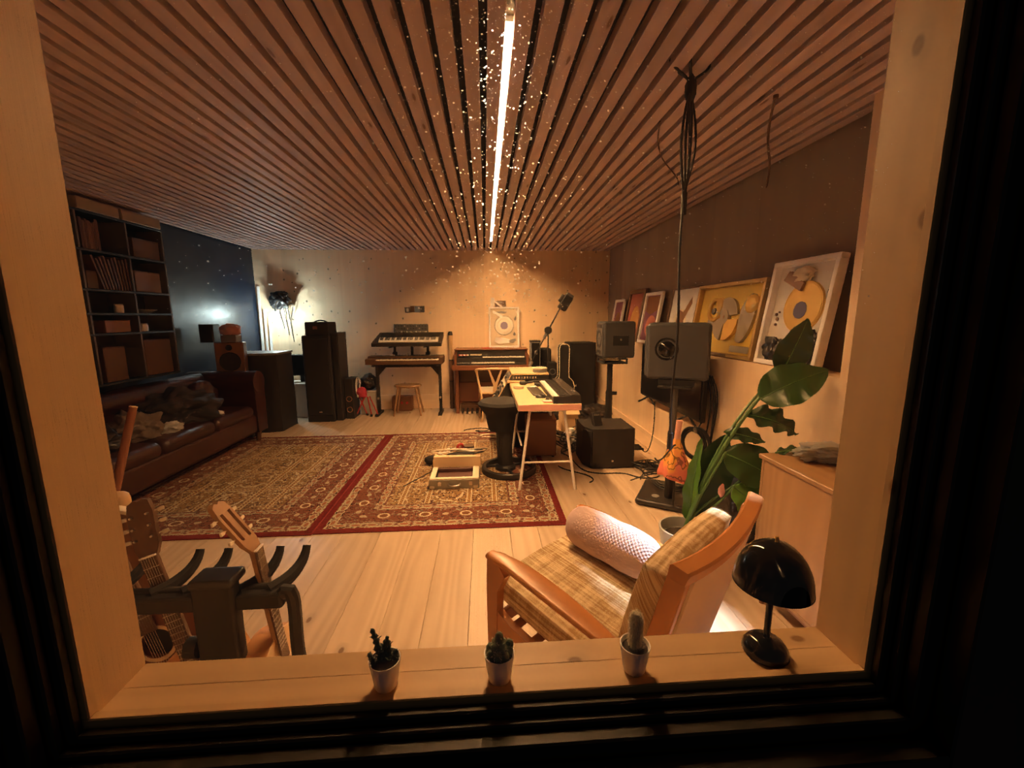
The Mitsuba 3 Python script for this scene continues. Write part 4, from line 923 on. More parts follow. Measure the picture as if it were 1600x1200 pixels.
for i, x in enumerate((-0.48, -0.10)): put(t + '__corner_guard', cb(x - 0.02, x + 0.02, y0 - 0.004, y0 + 0.001, z0 + 0.002, z0 + 0.03, 0.002), 'steel')
t = thing('wooden_box', 'pale wooden box full of tools behind the silver case on the rug', 'box')
put(t + '__box', join(cb(-0.52, -0.09, 3.86, 3.875, 0.0115, 0.13, 0.003), cb(-0.52, -0.09, 4.10, 4.115, 0.0115, 0.13, 0.003), cb(-0.52, -0.505, 3.86, 4.115, 0.0115, 0.13, 0.003), cb(-0.105, -0.09, 3.86, 4.115, 0.0115, 0.13, 0.003), bx(-0.51, -0.10, 3.87, 4.11, 0.0115, 0.10)), 'pale_wood', False)
cb_ = random.Random(5)
def squiggle(c, ext, n, rr, zlim, rand, m=40):
    pts = []
    for i in range(n):
        pts.append([c[0] + rand.uniform(-1, 1) * ext[0], c[1] + rand.uniform(-1, 1) * ext[1], max(zlim, c[2] + rand.uniform(-1, 1) * ext[2])])
    P = spline(pts, m); P[:, 2] = np.maximum(P[:, 2], zlim); return tube(P, rr, 6)
for i, (col, lab) in enumerate((('cream', 'cream cable coiled over the wooden box of tools'), ('white', 'white cable looped over the right end of the wooden box'), ('black', 'black cable trailing from the wooden box of tools'), ('beige', 'beige cable heaped on the far side of the wooden box'))):
    solo('loose_cable', squiggle((-0.36 + 0.07 * i, 3.97 + 0.03 * i, 0.155), (0.19, 0.10, 0.035), 9, 0.0075, 0.125, cb_, 70), col, lab, 'cable')
t = thing('black_pouch', 'long black pouch lying on the near edge of the wooden box', 'pouch'); put(t + '__body', lumpy((-0.25, 3.90, 0.165), (0.13, 0.045, 0.032), 0.10, 2, 41, 3), 'cloth_dark', True); put(t + '__zip', tube([(-0.36, 3.872, 0.178), (-0.25, 3.862, 0.186), (-0.14, 3.872, 0.178)], 0.003, 6), 'steel')
t = thing('work_glove', 'dark grey glove at the left end of the wooden box', 'glove'); put(t + '__palm', lumpy((-0.56, 4.10, 0.055), (0.075, 0.055, 0.042), 0.10, 2, 43, 3), 'cloth_dark', True)
for i in range(4): put(t + '__finger', rod((-0.53 + i * 0.022, 4.13 - i * 0.018, 0.06), (-0.46 + i * 0.012, 4.16 - i * 0.03, 0.045 + 0.01 * i), 0.013, 0.010), 'cloth_dark')
t = thing('red_tape', 'roll of red tape on top of the cables', 'tape'); put(t + '__roll', frame(torus(0.030, 0.014, 22, 8), (-0.27, 4.06, 0.20), (0.8, 0.6, 0), (0.2, -0.3, 0.93), (0.56, -0.75, -0.35)), 'red'); put(t + '__core', frame(lathe([(0.017, -0.012), (0.018, 0.012)], 16), (-0.27, 4.06, 0.20), (0.8, 0.6, 0), (0.2, -0.3, 0.93), (0.56, -0.75, -0.35)), 'beige')
t = thing('dark_tin', 'small dark red box at the far right of the tool pile', 'tin'); put(t + '__body', rot_about(cb(-0.235, -0.135, 4.13, 4.22, 0.0115, 0.165, 0.006), (-0.18, 4.17), 12), 'tray'); put(t + '__lid', rot_about(cb(-0.237, -0.133, 4.128, 4.222, 0.165, 0.18, 0.003), (-0.18, 4.17), 12), 'dark_wood')
solo('screwdriver_rod', rod((-0.74, 3.52, 0.020), (-0.505, 3.60, 0.118), 0.004), 'black', 'thin black rod leaning on the left corner of the silver case', 'rod')

# cables on the floor
fr_ = random.Random(23)
def floor_cable(pts, col, lab, r=0.006, name='floor_cable', group=None):
    P = spline([(x, y, (z[0] if z else r)) for x, y, *z in pts], 8 * len(pts)); P[:, 2] = np.maximum(P[:, 2], r)
    return solo(name, tube(P, r, 6), col, lab, 'cable', group)
floor_cable([(-0.30, 5.35), (-0.22, 5.42), (-0.10, 5.45), (0.02, 5.42), (0.0, 5.32), (-0.14, 5.33), (-0.10, 5.28), (0.10, 5.30), (0.19, 5.34)], 'black', 'thin black cable looped on the floorboards left of the rack desk')
floor_cable([(-0.08, 5.05, 0.018), (-0.02, 5.10, 0.018), (0.08, 5.10, 0.018), (0.14, 5.0, 0.018), (0.03, 4.99, 0.018), (-0.06, 5.0, 0.018)], 'cream', 'short pale cable on the far edge of the rug by the rack desk', 0.008)
for i in range(9):
    c0 = (1.02 + 0.03 * (i % 3), 4.62 + 0.09 * (i % 4))
    pts = [(c0[0] + fr_.uniform(-0.19, 0.16), c0[1] + fr_.uniform(-0.30, 0.40), 0.006 + 0.012 * i * (j % 2) * fr_.random()) for j in range(11)]
    floor_cable(pts, 'white' if i in (2, 6) else ('grey_mid' if i == 4 else 'black'), ('white' if i in (2, 6) else 'grey' if i == 4 else 'black') + ' cable in the tangle on the floor behind the table legs', 0.0065, group='cables in the tangle behind the table')
for i, (x, y) in enumerate(((1.00, 4.86), (1.12, 4.66), (0.96, 4.55), (1.08, 5.05))):
    tt = thing('power_adapter', 'white power adapter among the floor cables behind the table', 'adapter', 'white adapters in the cable tangle')
    put(tt + '__block', rot_about(cb(x - 0.035, x + 0.035, y - 0.025, y + 0.025, 0.05, 0.09, 0.005), (x, y), 37 * i), 'white'); put(tt + '__plug', rot_about(cb(x + 0.034, x + 0.055, y - 0.012, y + 0.012, 0.058, 0.082, 0.003), (x, y), 37 * i), 'grey_light')
t = thing('cardboard_box', 'small open cardboard box among the floor cables behind the table', 'box')
put(t + '__box', wallring(0.98, 1.20, 5.20, 5.42, 0.004, 0.30, 0.006), 'pale_wood', False); put(t + '__bottom', cb(0.98, 1.20, 5.20, 5.42, 0, 0.006, 0.001), 'pale_wood'); put(t + '__flap', move(cb(0, 0.22, -0.11, 0, 0, 0.005, 0.001), (0.98, 5.20, 0.30), tilt=-25), 'pale_wood')
solo('black_bag', lumpy((1.49, 5.52, 0.14), (0.20, 0.26, 0.15), 0.22, 2.3, 51, 4, 0.0), 'black_bag', 'black soft bag on the floor in front of the tall far speaker', 'bag', smooth=True)
floor_cable([(0.82, 4.35), (0.90, 4.10), (1.00, 3.76), (1.16, 3.72), (1.32, 3.70), (1.42, 3.60), (1.55, 3.58), (1.62, 3.62)], 'black', 'long black cable running in front of the black subwoofer')
floor_cable([(0.72, 3.95), (0.83, 3.80), (0.92, 3.72), (0.98, 3.60), (0.93, 3.52)], 'black', 'short black cable by the right leg of the table')
for i in range(4):
    c0 = (1.62, 3.82)
    pts = [(c0[0] + fr_.uniform(-0.13, 0.15), c0[1] + fr_.uniform(-0.2, 0.2), 0.006 + 0.02 * fr_.random() * (j % 2)) for j in range(11)]
    floor_cable(pts, 'black', 'black cable in the coil heap between the subwoofer and the baseboard', 0.006, group='cables heaped by the subwoofer')

# ================================================================ RIGHT SIDE: subwoofer, monitors, television, pictures
t = thing('subwoofer', 'black cube subwoofer on the floor right of the table', 'subwoofer')
put(t + '__cabinet', sweep_poly([(1.035, 3.85), (1.455, 3.85), (1.455, 4.28), (0.97, 4.28), (0.97, 3.98)], 0, 1, 2, 0.012, 0.405), 'black', False)
put(t + '__front_panel', frame(cb(0, 0.14, -0.008, 0.0, 0.03, 0.385, 0.003), (0.967, 3.978, 0), (0.45, -0.893, 0), (0.893, 0.45, 0), (0, 0, 1)), 'black')
put(t + '__badge', cb(1.23, 1.25, 3.846, 3.851, 0.07, 0.09, 0.001), 'steel')
for x in (1.08, 1.41):
    for y in (3.90, 4.22): put(t + '__foot', rod((x, y, 0), (x, y, 0.014), 0.018), 'black')
t = thing('remote_box', 'small black tilted gadget with lit buttons on top of the subwoofer', 'gadget')
def rbx(m): return move(m, (1.13, 3.98, 0.406), yaw=20, tilt=24)
put(t + '__body', rbx(cb(-0.05, 0.05, 0, 0.045, 0.0, 0.145, 0.006)), 'black_plastic'); put(t + '__stand', cb(1.09, 1.16, 4.00, 4.08, 0.405, 0.425), 'black')
for i in range(3): put(t + '__button', rbx(cb(-0.03 + i * 0.024, -0.014 + i * 0.024, -0.003, 0.001, 0.105, 0.12, 0.001)), 'steel')
t = thing('black_pad', 'flat black pad leaning at the right side of the subwoofer', 'pad')
put(t + '__pad', cb(1.46, 1.56, 3.86, 4.02, 0.18, 0.195, 0.004), 'black'); put(t + '__bracket', cb(1.456, 1.472, 3.90, 3.98, 0.0, 0.185, 0.003), 'black')
solo('hanging_cable', tube(spline([(1.56, 3.94, 0.185), (1.62, 3.98, 0.12), (1.72, 4.1, 0.16), (1.80, 4.22, 0.40), (1.815, 4.28, 0.66)], 30), 0.005, 6), 'black', 'thin black cable curving down the wall from the television to the black pad', 'cable')

def spk_parts(t, P, w, d, h, side_driver):
    """loudspeaker: local x along the baffle, y from baffle to rear, z up; P places it"""
    put(t + '__cabinet', P(rb(-w / 2, w / 2, 0, d, 0, h, 0.028, 3)), 'speaker_grey', 40)
    put(t + '__baffle', P(rb(-w / 2 + 0.02, w / 2 - 0.02, -0.012, 0.01, 0.02, h - 0.02, 0.011, 2)), 'grey_dark')
    f_ = lambda m: P(frame(m, (0, -0.012, 0), (1, 0, 0), (0, 0, 1), (0, -1, 0)))
    put(t + '__waveguide', f_(lathe([(0.105, 0), (0.10, 0.004), (0.05, -0.006), (0.02, -0.006), (0, 0.004)], 28, (0, h * 0.52, 0.002))), 'black')
    for z in (h * 0.16, h * 0.87): put(t + '__slot', f_(rb(-w * 0.30, w * 0.30, z - 0.02, z + 0.02, 0, 0.006, 0.005, 2)), 'black')
    put(t + '__status_light', f_(rod((0, 0.05, 0), (0, 0.05, 0.010), 0.007)), 'white')

MS_N = (0.0, 0.0)
t = thing('studio_monitor', 'grey studio monitor on the thin pole stand beyond the subwoofer', 'speaker')
MON1 = (1.33, 4.74, 1.02)
def P1(m): return frame(m, MON1, (0, -1, 0), (1, 0, 0), (0, 0, 1))
spk_parts(t, P1, 0.28, 0.37, 0.415, False)
def s1(m): return P1(frame(m, (0.14, 0.20, 0.20), (0, 1, 0), (0, 0, 1), (1, 0, 0)))
put(t + '__side_port', s1(rb(-0.09, 0.09, -0.055, 0.055, -0.004, 0.003, 0.003, 2)), 'black'); put(t + '__side_badge', s1(lathe([(0, 0), (0.012, 0), (0.010, 0.008), (0, 0.010)], 16, (0.0, 0.01, 0.003))), 'steel')
t = thing('monitor_stand', 'black single pole speaker stand behind the subwoofer', 'speaker stand')
put(t + '__pole', join(rod((1.45, 4.72, 0.02), (1.45, 4.72, 0.62), 0.040, n=16), rod((1.45, 4.72, 0.60), (1.45, 4.72, 0.97), 0.032, n=16)), 'black')
put(t + '__base', rb(1.27, 1.63, 4.54, 4.90, 0, 0.03, 0.012), 'black'); put(t + '__plate', cb(1.33, 1.62, 4.60, 4.86, 0.955, 0.972), 'black')
for x in (1.345, 1.605): put(t + '__cradle_post', join(rod((x, 4.60, 0.96), (x, 4.60, 1.02), 0.010), rod((x, 4.86, 0.96), (x, 4.86, 1.02), 0.010)), 'black')
put(t + '__cradle', wallring(1.335, 1.615, 4.59, 4.87, 1.005, 1.019, 0.018), 'black', False)
put(t + '__clamp_knob', rod((1.48, 4.71, 0.60), (1.535, 4.70, 0.60), 0.022), 'black')

t = thing('big_studio_monitor', 'large grey studio monitor with round black side driver, nearest of the two on stands', 'speaker')
mn = np.array([-0.90, 0.436, 0]); ms = np.array([-0.436, -0.90, 0])       # baffle direction, side towards the window
MON2c = np.array([1.445, 3.025, 1.012])
def P2(m): return frame(m, MON2c + mn * 0.225 - ms * 0.14, ms, -mn, (0, 0, 1))
spk_parts(t, P2, 0.28, 0.45, 0.432, True)
def s2(m): return P2(frame(m, (0.14, 0.145, 0.235), (0, 1, 0), (0, 0, 1), (1, 0, 0)))
put(t + '__side_driver', s2(lathe([(0, -0.01), (0.086, -0.01), (0.086, 0.002), (0.078, 0.004), (0.060, -0.006), (0.058, 0.004), (0.045, 0.018), (0.02, 0.027), (0, 0.029)], 32)), 'black_gloss')
t = thing('heavy_monitor_stand', 'heavy black speaker stand with wide rounded foot plate', 'speaker stand')
e1, e2 = np.array([0.853, -0.522, 0]), np.array([0.522, 0.853, 0])
put(t + '__foot_plate', frame(rb(0, 0.43, 0, 0.50, 0.0, 0.055, 0.027, 4), (1.175, 3.06, 0), e1, e2, (0, 0, 1)), 'black_plastic', 40)
px_, py_ = 1.455, 3.06
put(t + '__pole', join(rod((px_, py_, 0.05), (px_, py_, 0.60), 0.034, n=18)), 'black'); put(t + '__upper_pole', rod((px_, py_, 0.58), (px_, py_, 0.95), 0.026, n=16), 'grey_dark')
put(t + '__top_plate', frame(cb(-0.12, 0.12, -0.12, 0.12, 0.948, 0.966), (1.48, 3.10, 0), e1, e2, (0, 0, 1)), 'black')
put(t + '__yoke', frame(wallring(-0.13, 0.13, -0.11, 0.11, 0.966, 1.012, 0.02), (1.50, 3.14, 0), -mn, -ms, (0, 0, 1)), 'black', False)
put(t + '__spot_mark', lathe([(0, 0), (0.03, 0), (0.028, 0.003), (0, 0.004)], 20, (1.36, 3.09, 0.055)), 'grey_mid')

# orange marbled cone with pink handle leaning on the stand
t = thing('marbled_parasol', 'furled orange marbled cloth cone with pink handle in front of the heavy stand', 'parasol')
ca = np.array([1.42, 2.905, 0.05])
ang = np.arange(30) * 2 * np.pi / 30; v, f = [], []
rows = [(0.108, 0.245), (0.116, 0.27), (0.096, 0.34), (0.068, 0.42), (0.040, 0.49), (0.018, 0.545)]
for i, (r, z) in enumerate(rows):
    for a in ang:
        k = 1 + 0.13 * math.sin(5 * a + 1) * (1 - i / 6) + 0.05 * math.sin(11 * a + i)
        v.append([r * k * math.cos(a) + 0.03 * (0.54 - z) * -0.6, r * k * math.sin(a), z + 0.02 * math.sin(2 * a + 0.8) * (i < 2)])
for i in range(len(rows) - 1):
    for k in range(30): p, q = i * 30 + k, i * 30 + (k + 1) % 30; f += [[p, q, q + 30], [p, q + 30, p + 30]]
v.append([0, 0, 0.255]); f += [[len(v) - 1, (k + 1) % 30, k] for k in range(30)]
put(t + '__cloth', (np.array(v) + ca, np.array(f)), 'marbled', 40)
put(t + '__handle', rod(ca + (0, 0, 0.53), ca + (0.012, 0, 0.68), 0.021, 0.023, 12), 'pink'); put(t + '__shaft', rod(ca + (0, 0, 0.005), ca + (0, 0, 0.54), 0.008), 'black')
put(t + '__strap', tube(spline([ca + (-0.02, -0.03, 0.50), ca + (-0.09, -0.02, 0.42), ca + (-0.15, -0.02, 0.38), ca + (-0.17, -0.02, 0.40)], 14), 0.006, 6), 'black')

# television on the wall
t = thing('television', 'black flat television on the right wall behind the big monitor', 'television')
put(t + '__panel', cb(1.755, 1.80, 3.20, 4.53, 0.62, 1.19, 0.008), 'black'); put(t + '__screen', cb(1.749, 1.756, 3.215, 4.515, 0.645, 1.175, 0.001), 'screen')
put(t + '__rear_bulge', cb(1.798, 1.846, 3.55, 4.2, 0.70, 1.02, 0.01), 'black')
for y in (3.45, 4.33):
    put(t + '__foot', rod((1.775, y, 0.63), (1.70, y + 0.10, 0.555), 0.010), 'black'); put(t + '__foot', rod((1.775, y, 0.63), (1.80, y - 0.09, 0.555), 0.010), 'black')
put(t + '__light', cb(1.746, 1.75, 3.60, 3.61, 0.655, 0.662, 0.0005), 'white')
for i, (y, zl) in enumerate(((3.16, 0.25), (3.13, 0.18), (3.20, 0.10), (3.10, 0.30))):
    solo('wall_cable', tube(spline([(1.80, y + 0.06, 1.02), (1.825, y, 0.85), (1.83, y + 0.015 * i, 0.55), (1.82, y - 0.02, zl)], 24), 0.006, 6), 'black', 'black cable hanging down the wall at the right end of the television', 'cable', 'cables at the television end')
t = thing('cable_coil', 'big coil of black cable hanging under the right end of the television', 'cable coil')
for i, (R, ox, oz, ty) in enumerate(((0.125, 0, 0, 0), (0.13, 0.008, -0.01, 5), (0.12, -0.01, 0.008, -6), (0.128, 0.012, 0.004, 9), (0.115, -0.004, -0.012, -3))):
    put(t + '__turn', frame(torus(R, 0.010, 36, 6), (1.74 + ox, 3.22 + 0.01 * i, 0.44 + oz), (0.42, -0.9, 0.02 * ty), (0, 0, 1), (-0.9, -0.42, 0)), 'black')
put(t + '__tie', rod((1.74, 3.22, 0.56), (1.81, 3.24, 0.66), 0.006), 'black'); put(t + '__plug', rod((1.72, 3.20, 0.55), (1.69, 3.16, 0.59), 0.013), 'steel')
t = thing('cable_bundle', 'drooping bundle of black cables under the coil, beside the plant', 'cable bundle')
for i in range(6):
    put(t + '__loop', tube(spline([(1.78, 3.05 + 0.02 * i, 0.34), (1.74 - 0.01 * i, 2.98 + 0.02 * i, 0.20 - 0.015 * i), (1.70, 2.96 + 0.025 * i, 0.07), (1.74 + 0.01 * i, 3.02 + 0.02 * i, 0.05 + 0.01 * i), (1.79, 3.06, 0.22)], 24), 0.0055, 6), 'black')
for i in range(3):
    P = spline([(1.30 + 0.1 * i, 3.50 + 0.02 * i, 0.02), (1.42, 3.42 + 0.05 * i, 0.10), (1.62 + 0.03 * i, 3.40, 0.10), (1.72, 3.28, 0.065), (1.60, 3.15 + 0.04 * i, 0.064), (1.45 + 0.02 * i, 3.38, 0.064)], 40)
    solo('stand_cable', tube(P, 0.006, 6), 'black', 'black cable looped over the foot plate of the heavy stand', 'cable', 'cables over the foot plate')

# pictures leaning on the ledge (facing -x)
LZ = 1.172
def on_ledge(name, label, yc, w, h, deep, bar, mats, tilt, x=1.90): return picture(name, label, (x, yc, LZ), w, h, deep, bar, mats, -90, tilt)
t, P = on_ledge('white_framed_print', 'small white framed purple print, farthest on the ledge', 6.00, 0.42, 0.56, 0.03, 0.035, ('white', 'purple'), 9)
put(t + '__figure', P(on_face(prism(affinity.scale(Point(0.0, 0.24).buffer(1.0), 0.10, 0.14), 0.002))), 'mahogany')
t, P = on_ledge('dark_framed_print', 'dark framed amber print between the two white framed prints', 5.33, 0.56, 0.66, 0.035, 0.05, ('dark_wood', 'rose'), 9)
put(t + '__figure', P(on_face(prism(affinity.scale(Point(0.02, 0.26).buffer(1.0), 0.14, 0.19), 0.002))), 'amber')
t, P = on_ledge('white_framed_print', 'white framed purple print just left of the big monitor', 4.78, 0.48, 0.595, 0.035, 0.035, ('white', 'purple'), 9)
put(t + '__figure', P(on_face(prism(affinity.scale(Point(0.02, 0.20).buffer(1.0), 0.14, 0.13), 0.002))), 'rose'); put(t + '__sky', P(on_face(prism([(-0.19, 0.38), (-0.05, 0.34), (0.19, 0.40), (0.19, 0.55), (-0.19, 0.55)], 0.0015))), 'mahogany')
t, P = on_ledge('thin_framed_poster', 'thin dark framed pale poster with brown figure, behind the big monitor', 4.02, 0.56, 0.60, 0.03, 0.014, ('dark_wood', 'paper'), 9)
put(t + '__figure', P(on_face(prism([(-0.12, 0.05), (0.06, 0.05), (0.05, 0.28), (0.16, 0.44), (0.14, 0.50), (0.08, 0.44), (0.02, 0.36), (-0.06, 0.38), (-0.10, 0.30)], 0.002))), 'walnut')
put(t + '__dark_shape', P(on_face(prism([(-0.10, 0.05), (-0.02, 0.05), (-0.01, 0.22), (-0.06, 0.24)], 0.003))), 'black'); put(t + '__halo', P(on_face(lathe([(0, 0), (0.13, 0), (0.13, 0.0008), (0, 0.0008)], 28, (-0.03, 0.26, 0)))), 'cream')

t, P = on_ledge('gold_record_frame', 'wide gold framed yellow panel with broken discs on the ledge', 3.235, 0.90, 0.58, 0.055, 0.028, ('gold_frame', 'gold_panel'), 8)
def arc_disc(r, a0, a1, c, h=0.014, n=22, inner=0.0):
    pts = [(c[0] + r * math.cos(math.radians(a)), c[1] + r * math.sin(math.radians(a))) for a in np.linspace(a0, a1, n)]
    pts += [(c[0] + inner * math.cos(math.radians(a)), c[1] + inner * math.sin(math.radians(a))) for a in np.linspace(a1, a0, n)] if inner else [c]
    return on_face(prism(Polygon(pts).buffer(0), h))
put(t + '__disc_piece', P(arc_disc(0.150, 8, 168, (0.01, 0.315), 0.022)), 'disc_grey'); put(t + '__disc_piece', P(arc_disc(0.165, 268, 362, (0.02, 0.29), 0.026)), 'gold')
put(t + '__disc_piece', P(arc_disc(0.165, 172, 258, (-0.005, 0.285), 0.014)), 'disc_grey'); put(t + '__disc_label', P(on_face(lathe([(0, 0), (0.058, 0), (0.058, 0.027), (0, 0.027)], 24, (0.0, 0.31, 0)))), 'disc_grey')
put(t + '__label_hole', P(on_face(lathe([(0, 0.027), (0.012, 0.027), (0.012, 0.029), (0, 0.029)], 14, (0.0, 0.31, 0)))), 'walnut')
put(t + '__half_disc', P(on_face(prism(affinity.rotate(affinity.scale(Point(0.27, 0.30).buffer(1.0, 20), 0.088, 0.185), -14).difference(sbox(-0.1, 0.10, 0.195, 0.6)), 0.022))), 'disc_grey'); put(t + '__gold_bulb', P(lumpy((0.315, -0.03, 0.41), (0.075, 0.02, 0.07), 0.08, 2, 61, 3)), 'gold', True)
put(t + '__gold_ring', P(on_face(frame(torus(0.085, 0.016, 28, 8), (-0.17, 0.37, 0.012), (1, 0, 0), (0, 1, 0), (0, 0, 1)))), 'gold'); put(t + '__gold_bulb', P(lumpy((-0.10, -0.028, 0.41), (0.05, 0.018, 0.06), 0.10, 2, 63, 3)), 'gold', True)
put(t + '__dark_spot', P(on_face(lathe([(0, 0), (0.03, 0), (0.026, 0.012), (0, 0.014)], 18, (-0.20, 0.36, 0)))), 'grey_dark'); put(t + '__fragment', P(on_face(lathe([(0, 0), (0.045, 0), (0.04, 0.014), (0, 0.016)], 18, (-0.215, 0.26, 0)))), 'disc_grey')
put(t + '__plaque', P(rb(0.13, 0.36, -0.022, -0.010, 0.045, 0.095, 0.006, 2)), 'silver')
put(t + '__dark_strip', P(cb(-0.40, 0.16, -0.056, -0.050, 0.004, 0.022, 0.001)), 'dark_wood')

t, P = on_ledge('white_record_frame', 'large white framed gold disc with dark fragments, nearest on the ledge', 2.475, 0.53, 0.665, 0.055, 0.030, ('white', 'paper'), 8)
put(t + '__gold_disc', P(disc(0.158, 0.012, 0.03, 0.375, 44)), 'gold'); put(t + '__disc_label', P(on_face(lathe([(0, 0), (0.052, 0), (0.052, 0.003), (0, 0.003)], 28, (0.02, 0.355, 0)), -0.024)), 'blue_label')
put(t + '__groove_ring', P(on_face(torus(0.145, 0.0025, 36, 6, (0.03, 0.375, 0)), -0.024)), 'gold')
put(t + '__tone_arm_block', P(on_face(prism([(-0.16, 0.545), (-0.12, 0.60), (0.02, 0.52), (0.0, 0.47)], 0.03))), 'walnut'); put(t + '__fragment', P(lumpy((-0.01, -0.03, 0.575), (0.085, 0.02, 0.045), 0.25, 3, 71, 3)), 'beige', True)
put(t + '__motor', P(lumpy((-0.14, -0.035, 0.11), (0.075, 0.028, 0.075), 0.28, 3, 73, 3)), 'black_plastic', True); put(t + '__motor', P(lumpy((0.16, -0.03, 0.13), (0.06, 0.025, 0.09), 0.28, 3, 74, 3)), 'black_plastic', True)
put(t + '__cable', P(tube(spline([(-0.17, -0.03, 0.18), (-0.185, -0.035, 0.14), (-0.175, -0.035, 0.09), (-0.19, -0.035, 0.06)], 16), 0.007, 6)), 'white')
for x, z, r in ((-0.19, 0.33, 0.011), (-0.175, 0.30, 0.013), (-0.18, 0.265, 0.010), (-0.165, 0.345, 0.007)): put(t + '__screw', P(on_face(lathe([(0, 0), (r, 0), (r * 0.8, 0.008), (0, 0.009)], 12, (x, z, 0)))), 'dark_wood')
put(t + '__fragment', P(on_face(prism([(0.195, 0.46), (0.21, 0.50), (0.215, 0.47), (0.205, 0.43)], 0.012))), 'grey_dark')

t = thing('small_camera', 'small black camera gadget peeking over the gold frame', 'camera')
put(t + '__body', cb(1.975, 2.02, 3.62, 3.70, 1.66, 1.745, 0.008), 'black'); put(t + '__lens', frame(lathe([(0.024, 0), (0.022, 0.012), (0.012, 0.006), (0, 0.008)], 18), (1.975, 3.66, 1.71), (0, 1, 0), (0, 0, 1), (-1, 0, 0)), 'steel'); put(t + '__bracket', cb(1.985, 2.028, 3.645, 3.675, LZ, 1.66, 0.003), 'black')

# cords from the ceiling
t = thing('cord_bunch', 'tied bunch of black cords hanging from the ceiling slats down past the big monitor', 'cord')
hx, hy = 0.885, 1.88
for i, (ox, oy) in enumerate(((-0.10, -0.01), (-0.06, 0.03), (-0.03, -0.04), (0.02, 0.05), (0.09, 0.02))):
    put(t + '__root', tube(spline([(hx + ox, hy + oy, H + 0.03), (hx + ox * 0.55, hy + oy * 0.6, H - 0.012), (hx + ox * 0.1, hy, H - 0.045), (hx, hy, H - 0.09)], 16), 0.0055, 6), 'black')
put(t + '__knot', lumpy((hx, hy, H - 0.075), (0.024, 0.024, 0.055), 0.15, 3, 81, 2), 'black', True)
for i, (w, z0, z1) in enumerate(((-0.045, 2.40, 1.98), (-0.018, 2.42, 2.02), (0.014, 2.41, 2.00), (0.045, 2.40, 2.03), (0.030, 2.38, 1.99))):
    put(t + '__loop', tube(spline([(hx, hy, z0 + 0.04), (hx + w * 0.8, hy + 0.02 * (i - 2), z0 - 0.06), (hx + w, hy + 0.02 * (i - 2), (z0 + z1) / 2), (hx + w * 0.35, hy + 0.01 * (i - 2), z1 + 0.05), (hx, hy, z1)], 24), 0.0055, 6), 'black')
put(t + '__tie', rod((hx, hy, 1.94), (hx, hy, 2.03), 0.012), 'black')
put(t + '__drop', tube(spline([(hx, hy, 2.0), (hx - 0.004, hy, 1.7), (hx + 0.006, hy, 1.4), (hx - 0.005, hy, 1.1), (hx + 0.002, hy, 0.93)], 40), 0.0055, 6), 'black'); put(t + '__connector', rod((hx + 0.002, hy, 0.86), (hx + 0.002, hy, 0.94), 0.011), 'black')
t = thing('hanging_wire', 'thin brown cord from the ceiling hook to the upper right wall', 'cord')
put(t + '__cord', tube(spline([(1.385, 2.06, H + 0.005), (1.46, 2.20, 2.47), (1.70, 2.55, 2.455), (2.02, 3.02, 2.40)], 30), 0.006, 6), 'dark_wood'); put(t + '__hook', rod((1.385, 2.06, H + 0.03), (1.385, 2.06, H - 0.015), 0.012), 'dark_wood')
solo('ceiling_wire', tube(spline([(0.95, 2.35, H), (1.05, 2.6, 2.485), (1.30, 3.0, 2.50), (1.55, 3.4, H)], 24), 0.004, 6), 'dark_wood', 'thin wire drooping along the ceiling near the hanging cords', 'wire')

